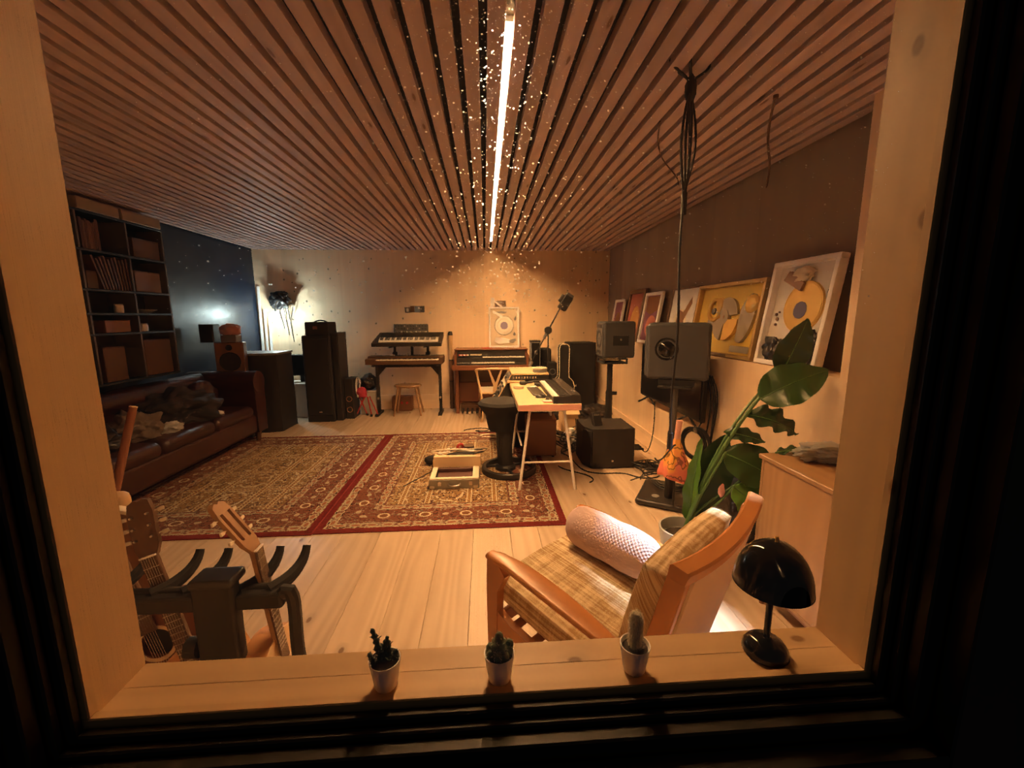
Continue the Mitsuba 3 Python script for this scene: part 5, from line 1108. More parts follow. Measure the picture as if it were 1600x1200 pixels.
# ================================================================ NEAR RIGHT: armchair, plant, sideboard
U, V = np.array([0.76, 0.65, 0.0]), np.array([0.65, -0.76, 0.0])
O = np.array([-0.005, 1.535, 0.0])
def AC(m): return frame(m, O, U, -V, (0, 0, 1))            # local: x across (near arm to far arm), y forward (negative goes back), z up
t = thing('armchair', 'teak armchair with yellow brown tweed cushions below the window, facing the rug', 'armchair')
WD = 0.63
def sidez(prof, x0, x1): return AC(sweep_poly(prof, 1, 2, 0, x0, x1))
for w, s in ((0.0, 1), (WD, -1)):
    a, b = (w, w + 0.036) if s > 0 else (w - 0.036, w)
    leg = [(0.0, 0.0), (-0.035, 0.0), (-0.052, 0.24), (-0.058, 0.42), (-0.10, 0.50), (-0.06, 0.545), (-0.015, 0.555), (0.002, 0.53), (0.006, 0.40)]
    put(t + '__front_leg', sidez(leg, a, b), 'teak', 25)
    put(t + '__rear_leg', sidez([(-0.60, 0.0), (-0.57, 0.0), (-0.545, 0.24), (-0.53, 0.44), (-0.575, 0.44), (-0.59, 0.24)], a, b), 'teak', 25)
    put(t + '__side_rail', sidez([(-0.045, 0.24), (-0.055, 0.33), (-0.12, 0.305), (-0.58, 0.245), (-0.585, 0.185), (-0.12, 0.225)], a + 0.003, b - 0.003), 'teak', 25)
    # paddle arm: outline in plan, swept along a curve that dips towards the back
    n = 36; vs = np.linspace(0, 1, n); Lm, Fm = [], []
    for i, q in enumerate(vs):
        y = 0.004 - q * 0.64
        z = 0.548 + 0.012 * math.sin(min(q * 4, 1) * math.pi / 2) - 0.085 * q ** 1.3
        wd = 0.020 + 0.026 * math.sin(min(1, max(0, (q - 0.02) / 0.98)) ** 0.8 * math.pi) ** 0.8 + 0.004 * (q < 0.1)
        if q > 0.93: wd *= 1 - (q - 0.93) / 0.07 * 0.5
        cx_ = w + s * (0.018 + 0.012 * math.sin(q * math.pi)); th = 0.013
        for k in range(12):
            e = 2 * math.pi * k / 12
            Lm.append([cx_ + wd * math.copysign(abs(math.cos(e)) ** 0.6, math.cos(e)), y, z + th * math.copysign(abs(math.sin(e)) ** 0.8, math.sin(e))])
    for i in range(n - 1):
        for k in range(12):
            p, q2 = i * 12 + k, i * 12 + (k + 1) % 12; Fm += [[p, q2, q2 + 12], [p, q2 + 12, p + 12]]
    Lm += [np.mean(Lm[:12], 0).tolist(), np.mean(Lm[-12:], 0).tolist()]; c0 = len(Lm) - 2
    for k in range(12): Fm += [[c0, (k + 1) % 12, k], [c0 + 1, (n - 1) * 12 + k, (n - 1) * 12 + (k + 1) % 12]]
    mm = trimesh.Trimesh(np.array(Lm), np.array(Fm), process=False); mm.fix_normals()
    put(t + '__armrest', AC((np.array(mm.vertices), np.array(mm.faces))), 'teak', 40)
put(t + '__front_rail', AC(cb(0.03, WD - 0.03, -0.050, -0.028, 0.245, 0.305, 0.004)), 'teak'); put(t + '__rear_rail', AC(cb(0.03, WD - 0.03, -0.59, -0.565, 0.20, 0.25, 0.004)), 'teak')
for i in range(5): put(t + '__seat_slat', AC(cb(0.03, WD - 0.03, -0.13 - i * 0.1, -0.09 - i * 0.1, 0.265 - i * 0.012, 0.277 - i * 0.012, 0.003)), 'teak')

def cushion(P, lx, ly, lz, puff, key, m='plaid', nx=22, ny=26, umap=lambda x, y, z: (x, y)):
    """soft box: a rounded slab bulging in the middle, with uv in metres"""
    mm = trimesh.creation.box((1, 1, 1)); 
    for _ in range(4): mm = mm.subdivide()
    v = np.array(mm.vertices) * 2
    r = 0.30
    q = np.sign(v) * np.minimum(np.abs(v), 1)
    L = np.array([lx, ly, lz]) / 2; rr = min(L) * 0.75
    core = q * (L - rr)[None]; d = q * L - core; nd = np.linalg.norm(d, axis=1, keepdims=True); d = d / np.maximum(nd, 1e-9) * np.minimum(nd, rr)
    p = core + d
    bul = np.clip(1 - (p[:, 0] / L[0]) ** 2, 0, 1) * np.clip(1 - (p[:, 1] / L[1]) ** 2, 0, 1)
    p[:, 2] += np.sign(p[:, 2]) * (np.abs(p[:, 2]) > L[2] * 0.5) * bul * puff
    p += 0.006 * (meshkit.fbm(p * 9 + 31, 3, 4)[:, None] - 0.5) * np.sign(p)
    uv = np.stack(umap(p[:, 0] + 3.0, p[:, 1] + 3.0, p[:, 2]), 1)
    put(key, P((p, np.array(mm.faces))), m, smooth=True, uv=uv)

seat_dir = np.array([0, -1, -0.13]); seat_dir /= np.linalg.norm(seat_dir); seat_up = np.array([0, -0.13, 1.0]); seat_up /= np.linalg.norm(seat_up)
def seatP(m): return AC(frame(m, (WD / 2, -0.27, 0.352), (1, 0, 0), -seat_dir, seat_up))
cushion(seatP, WD - 0.085, 0.60, 0.125, 0.022, t + '__seat_cushion', umap=lambda x, y, z: (x + z, y))
bk_dir = np.array([0, -0.23, 0.973]); bk_dir /= np.linalg.norm(bk_dir); bk_n = np.cross([1, 0, 0], bk_dir)
def backP(m): return AC(frame(m, np.array([WD / 2, -0.628, 0.575]), (1, 0, 0), bk_dir, bk_n))
cushion(backP, WD - 0.075, 0.45, 0.105, 0.016, t + '__back_cushion', umap=lambda x, y, z: (y + z, x))
def backF(m): return AC(frame(m, np.array([WD / 2, -0.694, 0.562]), (1, 0, 0), bk_dir, bk_n))
for x in (-WD / 2 + 0.018, WD / 2 - 0.018): put(t + '__back_post', backF(rb(x - 0.019, x + 0.019, -0.36, 0.262, -0.020, 0.034, 0.006, 2)), 'teak', 40)
Lr, Fr, nr = [], [], 24
for x in np.linspace(-WD / 2 - 0.002, WD / 2 + 0.012, nr):
    q = 2 * x / WD; zc = 0.007 + 0.030 * (1 - q * q); yc = 0.268 + 0.012 * q * q
    for dy, dz in ((-0.020, -0.024), (0.014, -0.027), (0.020, -0.020), (0.020, 0.020), (0.014, 0.027), (-0.020, 0.024)): Lr.append([x, yc + dy, zc + dz])
for i in range(nr - 1):
    for k in range(6): p, q2 = i * 6 + k, i * 6 + (k + 1) % 6; Fr += [[p, q2, q2 + 6], [p, q2 + 6, p + 6]]
for k in range(1, 5): Fr += [[0, k + 1, k], [(nr - 1) * 6, (nr - 1) * 6 + k, (nr - 1) * 6 + k + 1]]
mm = trimesh.Trimesh(np.array(Lr), np.array(Fr), process=False); mm.fix_normals()
put(t + '__top_rail', backF((np.array(mm.vertices), np.array(mm.faces))), 'teak', 25)
put(t + '__back_panel', backF(cb(-WD / 2 + 0.036, WD / 2 - 0.036, -0.33, 0.262, 0.008, 0.040, 0.006)), 'plaid_back'); put(t + '__lower_rail', backF(cb(-WD / 2 + 0.03, WD / 2 - 0.03, -0.36, -0.325, -0.02, 0.02, 0.004)), 'teak')

# bolster
n, k = 40, 28; Lv, Lf, uvs = [], [], []
for i in range(n):
    q = i / (n - 1); r = 0.096 * min(1, (1 - abs(2 * q - 1) ** 6) ** 0.5 + 0.02) * (1 + 0.05 * math.sin(q * 21) * 0.4)
    for j in range(k):
        a = 2 * math.pi * j / k; Lv.append([0.505 + r * math.cos(a) * 1.0, -0.030 - q * 0.45, 0.530 - q * 0.03 + r * 1.0 * math.sin(a)]); uvs.append([q * 0.44, a * 0.088])
for i in range(n - 1):
    for j in range(k): p, q = i * k + j, i * k + (j + 1) % k; Lf += [[p, p + k, q + k], [p, q + k, q]]
mm = trimesh.Trimesh(np.array(Lv), np.array(Lf), process=False)
solo('bolster_cushion', AC((np.array(Lv), np.array(Lf)[:, ::-1])), 'lavender', 'lavender seersucker bolster cushion lying against the far arm of the armchair', 'cushion', smooth=True, uv=np.array(uvs))

# plant
def leaf(base, tip, width, normal, m_name, t, droop=0.06, fold=0.18, notch=0.0, wav=0.01, seed=0, peak=0.42, part='leaf'):
    base, tip = np.array(base, float), np.array(tip, float); ax = tip - base; L = np.linalg.norm(ax); ax /= L
    nn = np.array(normal, float); nn -= ax * (nn @ ax); nn /= np.linalg.norm(nn); sd = np.cross(ax, nn)
    nu, nv = 22, 11; v, f = [], []
    for i in range(nu):
        q = i / (nu - 1)
        wq = width * 0.5 * (math.sin(math.pi * q ** (math.log(0.5) / math.log(peak))) ** 0.75 if 0 < q < 1 else 0.0) + 0.002
        for j in range(nv):
            s_ = 2 * j / (nv - 1) - 1
            p = base + ax * L * (q - notch * abs(s_) * (q < 0.15) * (0.15 - q) * 6) + sd * wq * s_
            p = p + nn * (-droop * L * (2 * q - 1) ** 2 + fold * wq * abs(s_) + wav * math.sin(7 * q * math.pi + seed + 2 * s_) * abs(s_))
            v.append(p)
    for i in range(nu - 1):
        for j in range(nv - 1): a = i * nv + j; f += [[a, a + 1, a + nv + 1], [a, a + nv + 1, a + nv]]
    v = np.array(v); f = np.array(f)
    n_ = np.zeros_like(v); fn = np.cross(v[f[:, 1]] - v[f[:, 0]], v[f[:, 2]] - v[f[:, 0]])
    for c_ in range(3): np.add.at(n_, f[:, c_], fn)
    n_ /= np.linalg.norm(n_, axis=1, keepdims=True) + 1e-12
    v2 = np.vstack([v, v - n_ * 0.0012])
    key = put(t + '__' + part, (v2, np.vstack([f, f[:, ::-1] + len(v)])), m_name, True)
    mid = [base + ax * L * q + nn * (-droop * L * (2 * q - 1) ** 2 + 0.0005) for q in np.linspace(0.0, 0.96, 14)]
    put(key + '__midrib', tube(mid, np.linspace(0.0045, 0.0012, 14), 6), 'stem')
    return key
t = thing('potted_plant', 'tall leafy green plant with big paddle leaves in a grey pot behind the armchair', 'plant')
PB = np.array([1.135, 2.17, 0.0])
put(t + '__pot', lathe([(0, 0), (0.095, 0), (0.10, 0.01), (0.135, 0.265), (0.138, 0.285), (0.128, 0.287), (0.122, 0.27), (0.118, 0.225), (0, 0.225)], 36, PB), 'pot_grey', 40)
put(t + '__soil', lathe([(0, 0.222), (0.117, 0.222), (0.10, 0.232), (0, 0.236)], 28, PB), 'soil')
def stem(pts, r0=0.012, r1=0.007): put(t + '__stem', tube(spline([PB + (0.0, 0, 0.23)] + pts, 24), np.linspace(r0, r1, 24), 8), 'stem')
L1b = (1.50, 2.14, 1.055)
stem([(1.20, 2.17, 0.45), (1.34, 2.16, 0.78), L1b], 0.016, 0.009)
leaf(L1b, (1.815, 2.06, 1.225), 0.235, (-0.25, -0.72, 0.62), 'leaf', t, droop=0.10, fold=0.10, peak=0.40)
L2b = (1.66, 2.20, 1.175)
stem([(1.23, 2.20, 0.5), (1.38, 2.20, 0.84), (1.55, 2.20, 1.08), L2b], 0.012, 0.006)
leaf(L2b, (1.70, 2.10, 1.475), 0.165, (-0.4, -0.9, 0.0), 'leaf_dark', t, droop=0.05, fold=0.12, peak=0.38, seed=2)
L3b = (1.47, 2.18, 0.965)
stem([(1.21, 2.18, 0.48), (1.35, 2.18, 0.77), L3b], 0.010, 0.005)
leaf(L3b, (1.73, 2.10, 0.865), 0.155, (-0.25, -0.55, 0.75), 'leaf_dark', t, droop=0.12, fold=0.25, wav=0.022, seed=4)
leaf((1.335, 2.17, 0.86), (1.535, 2.10, 0.815), 0.085, (-0.2, -0.7, 0.6), 'leaf_dark', t, droop=0.08, fold=0.2, wav=0.012, seed=5)
L5b = (1.32, 2.12, 0.755)
stem([(1.18, 2.15, 0.42), (1.26, 2.13, 0.62), L5b], 0.010, 0.006)
leaf(L5b, (1.635, 2.02, 0.585), 0.235, (-0.22, -0.80, 0.55), 'leaf', t, droop=0.10, fold=0.10, seed=6)
L6b = (1.34, 2.05, 0.585)
stem([(1.19, 2.10, 0.38), (1.27, 2.07, 0.48), L6b], 0.008, 0.005)
leaf(L6b, (1.50, 1.95, 0.43), 0.20, (-0.1, -0.70, 0.70), 'leaf_bright', t, droop=0.05, fold=0.08, seed=7)
leaf((1.17, 2.20, 0.30), (1.225, 2.22, 0.80), 0.085, (-0.8, -0.55, 0.05), 'leaf_bright', t, droop=0.03, fold=0.5, seed=8, peak=0.35)
leaf((1.20, 2.20, 0.32), (1.42, 2.28, 0.80), 0.225, (-0.30, -0.95, 0.1), 'leaf_dark', t, droop=0.06, fold=0.22, seed=9, peak=0.5)
stem([(1.22, 2.16, 0.40), (1.33, 2.14, 0.50), (1.43, 2.12, 0.60)], 0.008, 0.005)
put(t + '__plant_stake', rod(PB + (0.03, -0.075, 0.22), PB + (0.035, -0.08, 0.335), 0.007), 'white')
solo('pink_sticker', lumpy((1.285, 2.075, 0.545), (0.020, 0.008, 0.036), 0.2, 3, 91, 2), 'pink', 'small pink flower-like tag clipped to the dark leaf of the tall plant', 'tag', smooth=True)

solo('black_backpack', lumpy((1.60, 2.42, 0.33), (0.17, 0.20, 0.35), 0.14, 2.0, 95, 4, 0.0), 'black_bag', 'dark shiny rounded bag on the floor behind the plant and the sideboard', 'bag', smooth=True)

t = thing('sideboard', 'reddish brown wooden sideboard along the right wall below the ledge', 'sideboard')
CX0, CX1, CY0, CY1 = 1.405, XW - 0.004, 0.80, 1.945
def wput(part, m, across, along): put(t + '__' + part, m, 'cabinet', smooth=None, uv=uvbox(m, across, along))
wput('top', cb(CX0 - 0.012, CX1, CY0, CY1 + 0.012, 0.776, 0.80, 0.004), 0, 1)
wput('side_panel', cb(CX0, CX1, CY1 - 0.02, CY1, 0.13, 0.776, 0.003), 0, 2); wput('side_panel', cb(CX0, CX1, CY0, CY0 + 0.02, 0.13, 0.776, 0.003), 0, 2)
wput('bottom', cb(CX0, CX1, CY0 + 0.02, CY1 - 0.02, 0.13, 0.15, 0.003), 0, 1); wput('back_panel', cb(CX1 - 0.01, CX1, CY0 + 0.02, CY1 - 0.02, 0.15, 0.776, 0.001), 1, 2)
ym = (CY0 + CY1) / 2
for a, b in ((CY0 + 0.021, ym - 0.001), (ym + 0.001, CY1 - 0.021)):
    k_ = [0]
    m = cb(CX0 - 0.001, CX0 + 0.018, a, b, 0.152, 0.774, 0.003); kk = put(t + '__door', m, 'cabinet', smooth=None, uv=uvbox(m, 1, 2))
    put(kk + '__knob', rod((CX0, (b - 0.05) if b < ym + 0.01 else (a + 0.05), 0.5), (CX0 - 0.02, (b - 0.05) if b < ym + 0.01 else (a + 0.05), 0.5), 0.012), 'teak')
for x in (CX0 + 0.03, CX1 - 0.05):
    for y in (CY0 + 0.06, CY1 - 0.05): put(t + '__foot', rod((x, y - 0.012, 0), (x, y, 0.13), 0.012, 0.022), 'walnut')
put(t + '__foot_rail', cb(CX0 + 0.02, CX0 + 0.045, CY0 + 0.08, CY1 - 0.07, 0.10, 0.13, 0.003), 'walnut')

t = thing('cut_leaves', 'flat bunch of cut green leaves lying on the back of the sideboard', 'leaves')
for i, (y0, y1, w) in enumerate(((1.94, 1.90, 0.06), (1.935, 1.88, 0.07), (1.93, 1.90, 0.05), (1.90, 1.86, 0.05))):
    leaf((1.47 + 0.08 * i, y0, 0.812 + 0.004 * i), (1.66 + 0.05 * i, y1, 0.835 + 0.006 * i), w, (-0.1, -0.2, 1), 'leaf_dark', t, droop=0.05, fold=0.15, seed=i)
t = thing('wrapped_bottle', 'dark item in crumpled clear plastic on the sideboard top', 'package')
put(t + '__item', lumpy((1.64, 1.815, 0.832), (0.10, 0.05, 0.032), 0.12, 2, 101, 3, 0.80), 'cloth_dark', True); put(t + '__wrapper', lumpy((1.63, 1.82, 0.842), (0.135, 0.075, 0.044), 0.26, 4, 103, 4, 0.801), 'clear', True)
solo('brown_pouch', lumpy((1.66, 1.68, 0.825), (0.08, 0.05, 0.028), 0.10, 2, 105, 3, 0.80), 'leather', 'small dark brown pouch lying on the sideboard next to the wrapped package', 'pouch', smooth=True)

# ================================================================ NEAR LEFT: guitar rack and guitars
t = thing('guitar_rack', 'black multi guitar rack with padded prongs below the window at left', 'guitar rack')
RY, RZ = 1.175, 0.665
put(t + '__top_bar', rb(-1.62, -0.615, RY - 0.022, RY + 0.022, RZ - 0.026, RZ + 0.026, 0.012), 'black')
put(t + '__pad', rb(-1.60, -0.63, RY + 0.005, RY + 0.034, RZ - 0.018, RZ + 0.034, 0.012), 'black_rough')
put(t + '__center_post', rb(-0.865, -0.745, RY - 0.035, RY + 0.012, 0.06, RZ + 0.075, 0.012), 'black'); put(t + '__post_cap', rb(-0.868, -0.742, RY - 0.04, RY + 0.045, RZ + 0.055, RZ + 0.085, 0.012), 'black_plastic')
put(t + '__post_knob', rod((-0.87, RY - 0.01, 0.52), (-0.905, RY - 0.01, 0.52), 0.03, n=14), 'black')
for x in (-1.60, -0.60):
    put(t + '__end_bracket', tube(spline([(x - 0.035, RY, RZ + 0.0), (x, RY, RZ + 0.025), (x + 0.010, RY, RZ - 0.03), (x + 0.018, RY - 0.02, 0.52), (x + 0.045, RY - 0.05, 0.40), (x + 0.045, RY - 0.05, 0.05)], 30), 0.019, 10), 'black')
    put(t + '__foot', rod((x + 0.045, RY - 0.22, 0.022), (x + 0.045, RY + 0.20, 0.022), 0.022, n=12), 'black')
for x in (-1.45, -1.28, -1.11, -0.955, -0.865, -0.70, -0.615):
    put(t + '__prong', tube(spline([(x - 0.05, RY + 0.01, RZ + 0.015), (x - 0.02, RY + 0.05, RZ + 0.022), (x + 0.005, RY + 0.11, RZ + 0.045), (x + 0.012, RY + 0.145, RZ + 0.085)], 14), np.linspace(0.025, 0.012, 14), 8), 'black_rough')
put(t + '__floor_bar', rb(-1.60, -0.56, RY + 0.12, RY + 0.16, 0.04, 0.08, 0.01), 'black')

def body_outline(L=0.49, wu=0.285, ww=0.24, wl=0.385, n=60):
    """half widths of a guitar body from its tail (0) to its shoulder (L)"""
    ys = np.array([0, 0.03, 0.10, 0.22, 0.42, 0.60, 0.78, 0.90, 0.97, 1.0]) * L
    hw = np.array([0.0, 0.42 * wl, 0.78 * wl / 1.0 * 0.62, wl / 2, wl / 2 * 0.93, ww / 2, wu / 2 * 0.98, wu / 2 * 0.93, wu / 2 * 0.55, 0.03])
    hw[1] = wl * 0.26; hw[2] = wl * 0.42
    from scipy.interpolate import PchipInterpolator
    t_ = np.linspace(0, L, n); h = np.maximum(PchipInterpolator(ys, hw)(t_), 0.001)
    return [(-a, b) for a, b in zip(h, t_)] + [(a, b) for a, b in zip(h[::-1], t_[::-1])]

def guitar(name, label, tail, up, front, mats, head='slot', scale=1.0, depth=0.10, hole=True):
    bend = 0.50 if head == 'slot' else 0.22
    """local: x across, y from tail to head, z out of the soundboard"""
    t = thing(name, label, 'guitar')
    up = np.array(up, float); up /= np.linalg.norm(up); fr = np.array(front, float); fr -= up * (fr @ up); fr /= np.linalg.norm(fr)
    ex = np.cross(up, fr)
    def G(m): return frame((m[0] * scale, m[1]), tail, ex, up, fr)
    top, sides, neck, board = mats
    ol = Polygon(body_outline()).buffer(0)
    sb = ol.difference(Point(0, 0.335).buffer(0.050, 24)) if hole else ol
    v, f = prism(sb, 0.004); put(t + '__soundboard', G((v + [0, 0, -0.004], f)), top)
    v, f = prism(ol, depth - 0.004); put(t + '__body', G((v * [0.995, 0.998, 1] + [0, 0.0005, -depth], f)), sides) if not hole else put(t + '__body', G((lambda q: (q[0] * [0.995, 0.998, 1] + [0, 0.0005, -depth], q[1]))(prism(ol, depth - 0.03))), 'black' if False else sides)
    if hole:
        v, f = prism(ol.difference(ol.buffer(-0.006)), depth - 0.004); put(t + '__rib', G((v + [0, 0, -depth], f)), sides)
        put(t + '__sound_hole', G(lathe([(0, -0.029), (0.053, -0.029), (0.053, -0.028), (0, -0.028)], 28, (0, 0.335, 0))), 'black')
        put(t + '__rosette', G((lambda q: (q[0] + [0, 0, 0.0], q[1]))(prism(Point(0, 0.335).buffer(0.064, 24).difference(Point(0, 0.335).buffer(0.052, 24)), 0.0012))), 'cream')
    put(t + '__bridge', G(cb(-0.085, 0.085, 0.135, 0.165, 0.0, 0.010, 0.003)), 'dark_wood')
    put(t + '__neck', G(sweep_poly([(-0.026, 0.008), (0.026, 0.008), (0.024, -0.006), (0.012, -0.017), (-0.012, -0.017), (-0.024, -0.006)], 0, 2, 1, 0.47, 0.85)), neck)
    kb_ = put(t + '__fretboard', G(cb(-0.026, 0.026, 0.385, 0.85, 0.008, 0.014, 0.001)), board)
    y = 0.85
    for i in range(17):
        y = 0.85 - 0.65 * (1 - 2 ** (-(i + 1) / 12)); put(kb_ + '__fret', G(cb(-0.025, 0.025, y - 0.0013, y + 0.0013, 0.014, 0.0152, 0.0003)), 'steel')
    note(put(t + '__strings', G(join(*[tube([(-0.019 + i * 0.0076, 0.15, 0.011), (-0.019 + i * 0.0076, 0.85, 0.0175)], 0.0008, 4) for i in range(6)])), 'steel'), kind='stuff')
    put(t + '__nut', G(cb(-0.026, 0.026, 0.85, 0.856, 0.008, 0.018, 0.001)), 'white')
    hd = [(-0.026, 0.85), (-0.040, 0.885), (-0.042, 1.0), (-0.034, 1.04), (-0.012, 1.05), (0, 1.043), (0.012, 1.05), (0.034, 1.04), (0.042, 1.0), (0.040, 0.885), (0.026, 0.85)]
    hp = Polygon(hd)
    if head == 'slot':
        for x in (-0.021, 0.021): hp = hp.difference(sbox(x - 0.008, 0.90, x + 0.008, 1.01))
    v, f = prism(hp, 0.018); v = v + [0, 0, -0.010]; v[:, 2] -= (v[:, 1] - 0.85) * bend
    hk = put(t + '__headstock', G((v, f)), neck if head == 'slot' else board)
    for s in (-1, 1):
        for i in range(3):
            yy = 0.915 + i * 0.04; zz = -0.004 - (yy - 0.85) * bend
            put(hk + '__tuning_peg', G(join(rod((s * 0.030, yy, zz), (s * 0.056, yy, zz), 0.003, n=6), rb(s * 0.062 - 0.011, s * 0.062 + 0.011, yy - 0.007, yy + 0.007, zz - 0.004, zz + 0.004, 0.003, 2))), 'cream' if head == 'slot' else 'steel')
            if head != 'slot': put(hk + '__string_post', G(rod((s * 0.026, yy, zz + 0.010), (s * 0.026, yy, zz + 0.024), 0.004, n=8)), 'steel')
    return t

# dark headed guitar in front, its strings towards the window
guitar('steel_string_guitar', 'guitar with glossy dark headstock and fretted neck, left one in the rack', (-0.808, 1.158, 0.070), (-0.304, 0.11, 0.946), (0.12, -0.98, 0.15), ('spruce', 'spruce', 'dark_wood', 'dark_wood'), head='solid', scale=0.88)
guitar('classical_guitar', 'pale classical guitar with slotted headstock, right one in the rack, seen from its side', (-0.628, 1.230, 0.085), (-0.125, 0.0, 0.992), (0.99, 0.02, 0.08), ('pale_wood', 'spruce', 'stool_wood', 'dark_wood'), head='slot', scale=0.84)
guitar('acoustic_guitar', 'brown acoustic guitar with pale ringed sound hole behind the left window jamb', (-1.064, 1.350, 0.045), (-0.34, 0.10, 0.93), (0.16, -0.97, 0.18), ('mahogany', 'mahogany', 'dark_wood', 'dark_wood'), head='solid', scale=1.0)
t = thing('cream_edged_guitar', 'guitar-like board with cream binding standing behind the left headstock', 'board')
ol = affinity.rotate(Polygon(body_outline(0.60, 0.26, 0.21, 0.32)), 0)
CG = lambda m: frame(m, (-1.515, 1.66, 0.135), (0.95, 0.30, 0.0), (-0.03, 0.05, 0.998), (0.30, -0.95, 0.06))
put(t + '__body', CG(prism(ol, 0.045)), 'walnut'); put(t + '__binding', CG((lambda q: (q[0] + [0, 0, -0.002], q[1]))(prism(ol.buffer(0.007).difference(ol.buffer(-0.006)), 0.05))), 'cream')
put(t + '__stand', CG(join(rod((0.0, 0.05, -0.01), (-0.02, -0.16, -0.12), 0.012), rod((0.12, 0.05, 0.0), (0.14, -0.155, 0.05), 0.012), rod((-0.12, 0.05, 0.0), (-0.14, -0.155, 0.05), 0.012))), 'black')
t = thing('wooden_pole', 'slim brown wooden pole with rounded block, leaning behind the guitars before the sofa', 'pole')
pa, pb = np.array([-1.36, 1.54, 0.93]), np.array([-1.585, 1.98, 1.145])
put(t + '__shaft', rod(np.array([-1.576, 1.415, 0.0]), np.array([-1.560, 1.90, 1.108]), 0.020, 0.015, 14), 'mahogany'); put(t + '__block', rb(-1.61, -1.50, 1.70, 1.77, 0.69, 0.785, 0.03), 'oak', 40)
put(t + '__end_cap', rod((-1.560, 1.90, 1.108), (-1.5598, 1.9026, 1.114), 0.0155, n=14), 'beige')

# ================================================================ ON THE SILL: lamp and three cacti
t = thing('mushroom_lamp', 'glossy black mushroom desk lamp at the right end of the window sill', 'lamp')
LX, LYy = 0.536, 0.681
put(t + '__base', lathe([(0, SILL), (0.038, SILL), (0.041, SILL + 0.004), (0.039, SILL + 0.014), (0.032, SILL + 0.024), (0.022, SILL + 0.031), (0.008, SILL + 0.034), (0, SILL + 0.034)], 48, (LX, LYy, 0)), 'black_gloss', 60)
put(t + '__stem', rod((LX, LYy, SILL + 0.03), (LX, LYy, SILL + 0.20), 0.0058, n=16), 'black_gloss')
z0 = SILL + 0.147
prof = [(0.0665 * math.cos(a), z0 + 0.086 * math.sin(a)) for a in np.linspace(0, math.pi / 2, 18)]
prof[-1] = (0, z0 + 0.086)
inner = [(0.0648 * math.cos(a), z0 + 0.0838 * math.sin(a)) for a in np.linspace(math.pi / 2, 0, 18)]; inner[0] = (0, z0 + 0.0838)
put(t + '__shade', lathe(inner + [(0.0660, z0 - 0.002), (0.0678, z0 - 0.001)] + prof, 56, (LX, LYy, 0)), 'black_gloss', 60)
put(t + '__finial', lathe([(0, z0 + 0.085), (0.003, z0 + 0.085), (0.002, z0 + 0.089), (0.004, z0 + 0.092), (0.003, z0 + 0.096), (0, z0 + 0.097)], 16, (LX, LYy, 0)), 'gold')
put(t + '__bulb_holder', rod((LX, LYy, SILL + 0.155), (LX, LYy, SILL + 0.215), 0.014, n=14), 'black')
pr = random.Random(17)
def pot(t, x, y, r=0.0275, h=0.052):
    put(t + '__pot', lathe([(0, 0), (r * 0.70, 0), (r * 0.73, 0.002), (r, h), (r * 0.93, h), (r * 0.88, h - 0.008), (0, h - 0.008)], 36, (x, y, SILL)), 'white', 40)
    put(t + '__soil', lathe([(0, h - 0.0085), (r * 0.88, h - 0.0085), (r * 0.6, h - 0.004), (0, h - 0.003)], 24, (x, y, SILL)), 'soil')
    return SILL + h - 0.005
def spines(t, pts, dirs, ln, th=0.00035, part='spines'):
    note(put(t + '__' + part, join(*[tube([p, p + d * ln * pr.uniform(0.7, 1.2)], [th, th * 0.3], 3, False) for p, d in zip(pts, dirs)]), 'spine', False), kind='stuff')
# spiky dark one
t = thing('potted_cactus', 'dark jagged branching cactus in a white pot, leftmost on the window sill', 'cactus')
x, y = -0.186, 0.660; zt = pot(t, x, y)
for dx, dy, hgt, lx_, r in ((-0.004, 0.002, 0.066, -0.016, 0.0075), (0.010, 0.0, 0.052, -0.004, 0.006), (-0.016, -0.004, 0.024, -0.010, 0.006), (0.003, 0.008, 0.038, -0.004, 0.006), (0.016, 0.004, 0.022, 0.004, 0.005)):
    n = 26; path = [np.array([x + dx + lx_ * (i / n) ** 1.2, y + dy, zt - 0.003 + hgt * i / n]) for i in range(n + 1)]
    rr = [r * (0.8 + 0.30 * (1 if i % 4 < 2 else -0.4)) * (1 - 0.55 * (i / n) ** 2) for i in range(n + 1)]
    b = put(t + '__branch', tube(path, rr, 6), 'cactus_dark', 20)
    for i in range(2, n, 3):
        for a in (0, 2.1, 4.2):
            d = np.array([math.cos(a + i * 0.4), math.sin(a + i * 0.4), 0.5]); put(b + '__tooth', tube([path[i], path[i] + d * rr[i] * 1.7], [rr[i] * 0.5, 0.0002], 4, False), 'cactus_dark', 20)
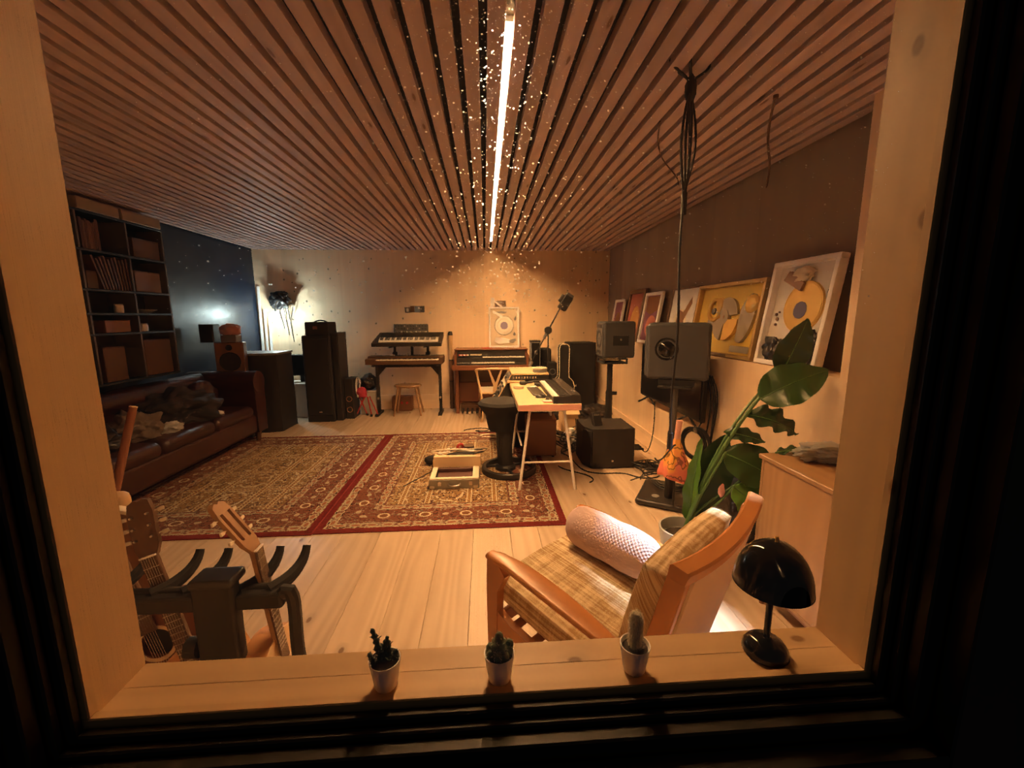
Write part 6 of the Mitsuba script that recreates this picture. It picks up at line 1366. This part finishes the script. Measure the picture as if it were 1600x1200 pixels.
# cluster
t = thing('potted_cactus', 'clustered knobby green cactus in a white pot, middle one on the window sill', 'cactus')
x, y = 0.017, 0.660; zt = pot(t, x, y)
knobs = [(0, 0.002, 0.028, 0.0085, 1.9)] + [(0.016 * math.cos(a), 0.014 * math.sin(a), 0.006 + 0.004 * (i % 2), 0.0085, 1.15) for i, a in enumerate(np.linspace(0.2, 6.2, 8))] + [(0.009 * math.cos(a), 0.008 * math.sin(a), 0.019, 0.008, 1.2) for a in (0.6, 2.2, 3.9, 5.4)] + [(0.019, 0.004, 0.017, 0.007, 1.4), (-0.004, -0.014, 0.010, 0.0085, 1.1)]
for (dx, dy, dz, r, e) in knobs:
    c = np.array([x + dx, y + dy, zt + dz]); kk = put(t + '__knob', ball(c, (r, r, r * e), 2), 'cactus', True)
    dirs = [np.array(d) / np.linalg.norm(d) for d in [(pr.gauss(0, 1), pr.gauss(0, 1), pr.gauss(0.3, 1)) for _ in range(26)]]
    note(put(kk + '__spines', join(*[tube([c + d * [r, r, r * e] * 0.97, c + d * [r, r, r * e] + d * 0.0032], [0.0004, 0.0002], 3, False) for d in dirs]), 'spine', False), kind='stuff')
# hairy column
t = thing('potted_cactus', 'woolly column cactus in a white pot, rightmost on the window sill', 'cactus')
x, y = 0.268, 0.662; zt = pot(t, x, y)
prof = [(0, zt - 0.004), (0.0095, zt - 0.004), (0.0105, zt + 0.02), (0.0105, zt + 0.045), (0.0095, zt + 0.060), (0.006, zt + 0.068), (0, zt + 0.070)]
v, f = lathe(prof, 32, (x, y, 0)); a = np.arctan2(v[:, 1] - y, v[:, 0] - x); k_ = 1 + 0.10 * np.cos(a * 11); v[:, 0] = x + (v[:, 0] - x) * k_; v[:, 1] = y + (v[:, 1] - y) * k_
put(t + '__column', (v, f), 'cactus_grey', 40)
pts, dirs = [], []
for i in range(1800):
    z = pr.uniform(0.0, 0.070); a = pr.uniform(0, 6.283); r = 0.0103 if z < 0.055 else 0.0103 * math.sqrt(max(0.02, 1 - ((z - 0.055) / 0.0155) ** 2))
    up = 0.1 if z < 0.055 else (z - 0.055) / 0.012
    d = np.array([math.cos(a), math.sin(a), up + pr.gauss(0, 0.5)]); d /= np.linalg.norm(d)
    pts.append(np.array([x + r * math.cos(a), y + r * math.sin(a), zt + z])); dirs.append(d)
spines(t, pts, dirs, 0.0052, 0.00028, 'wool')
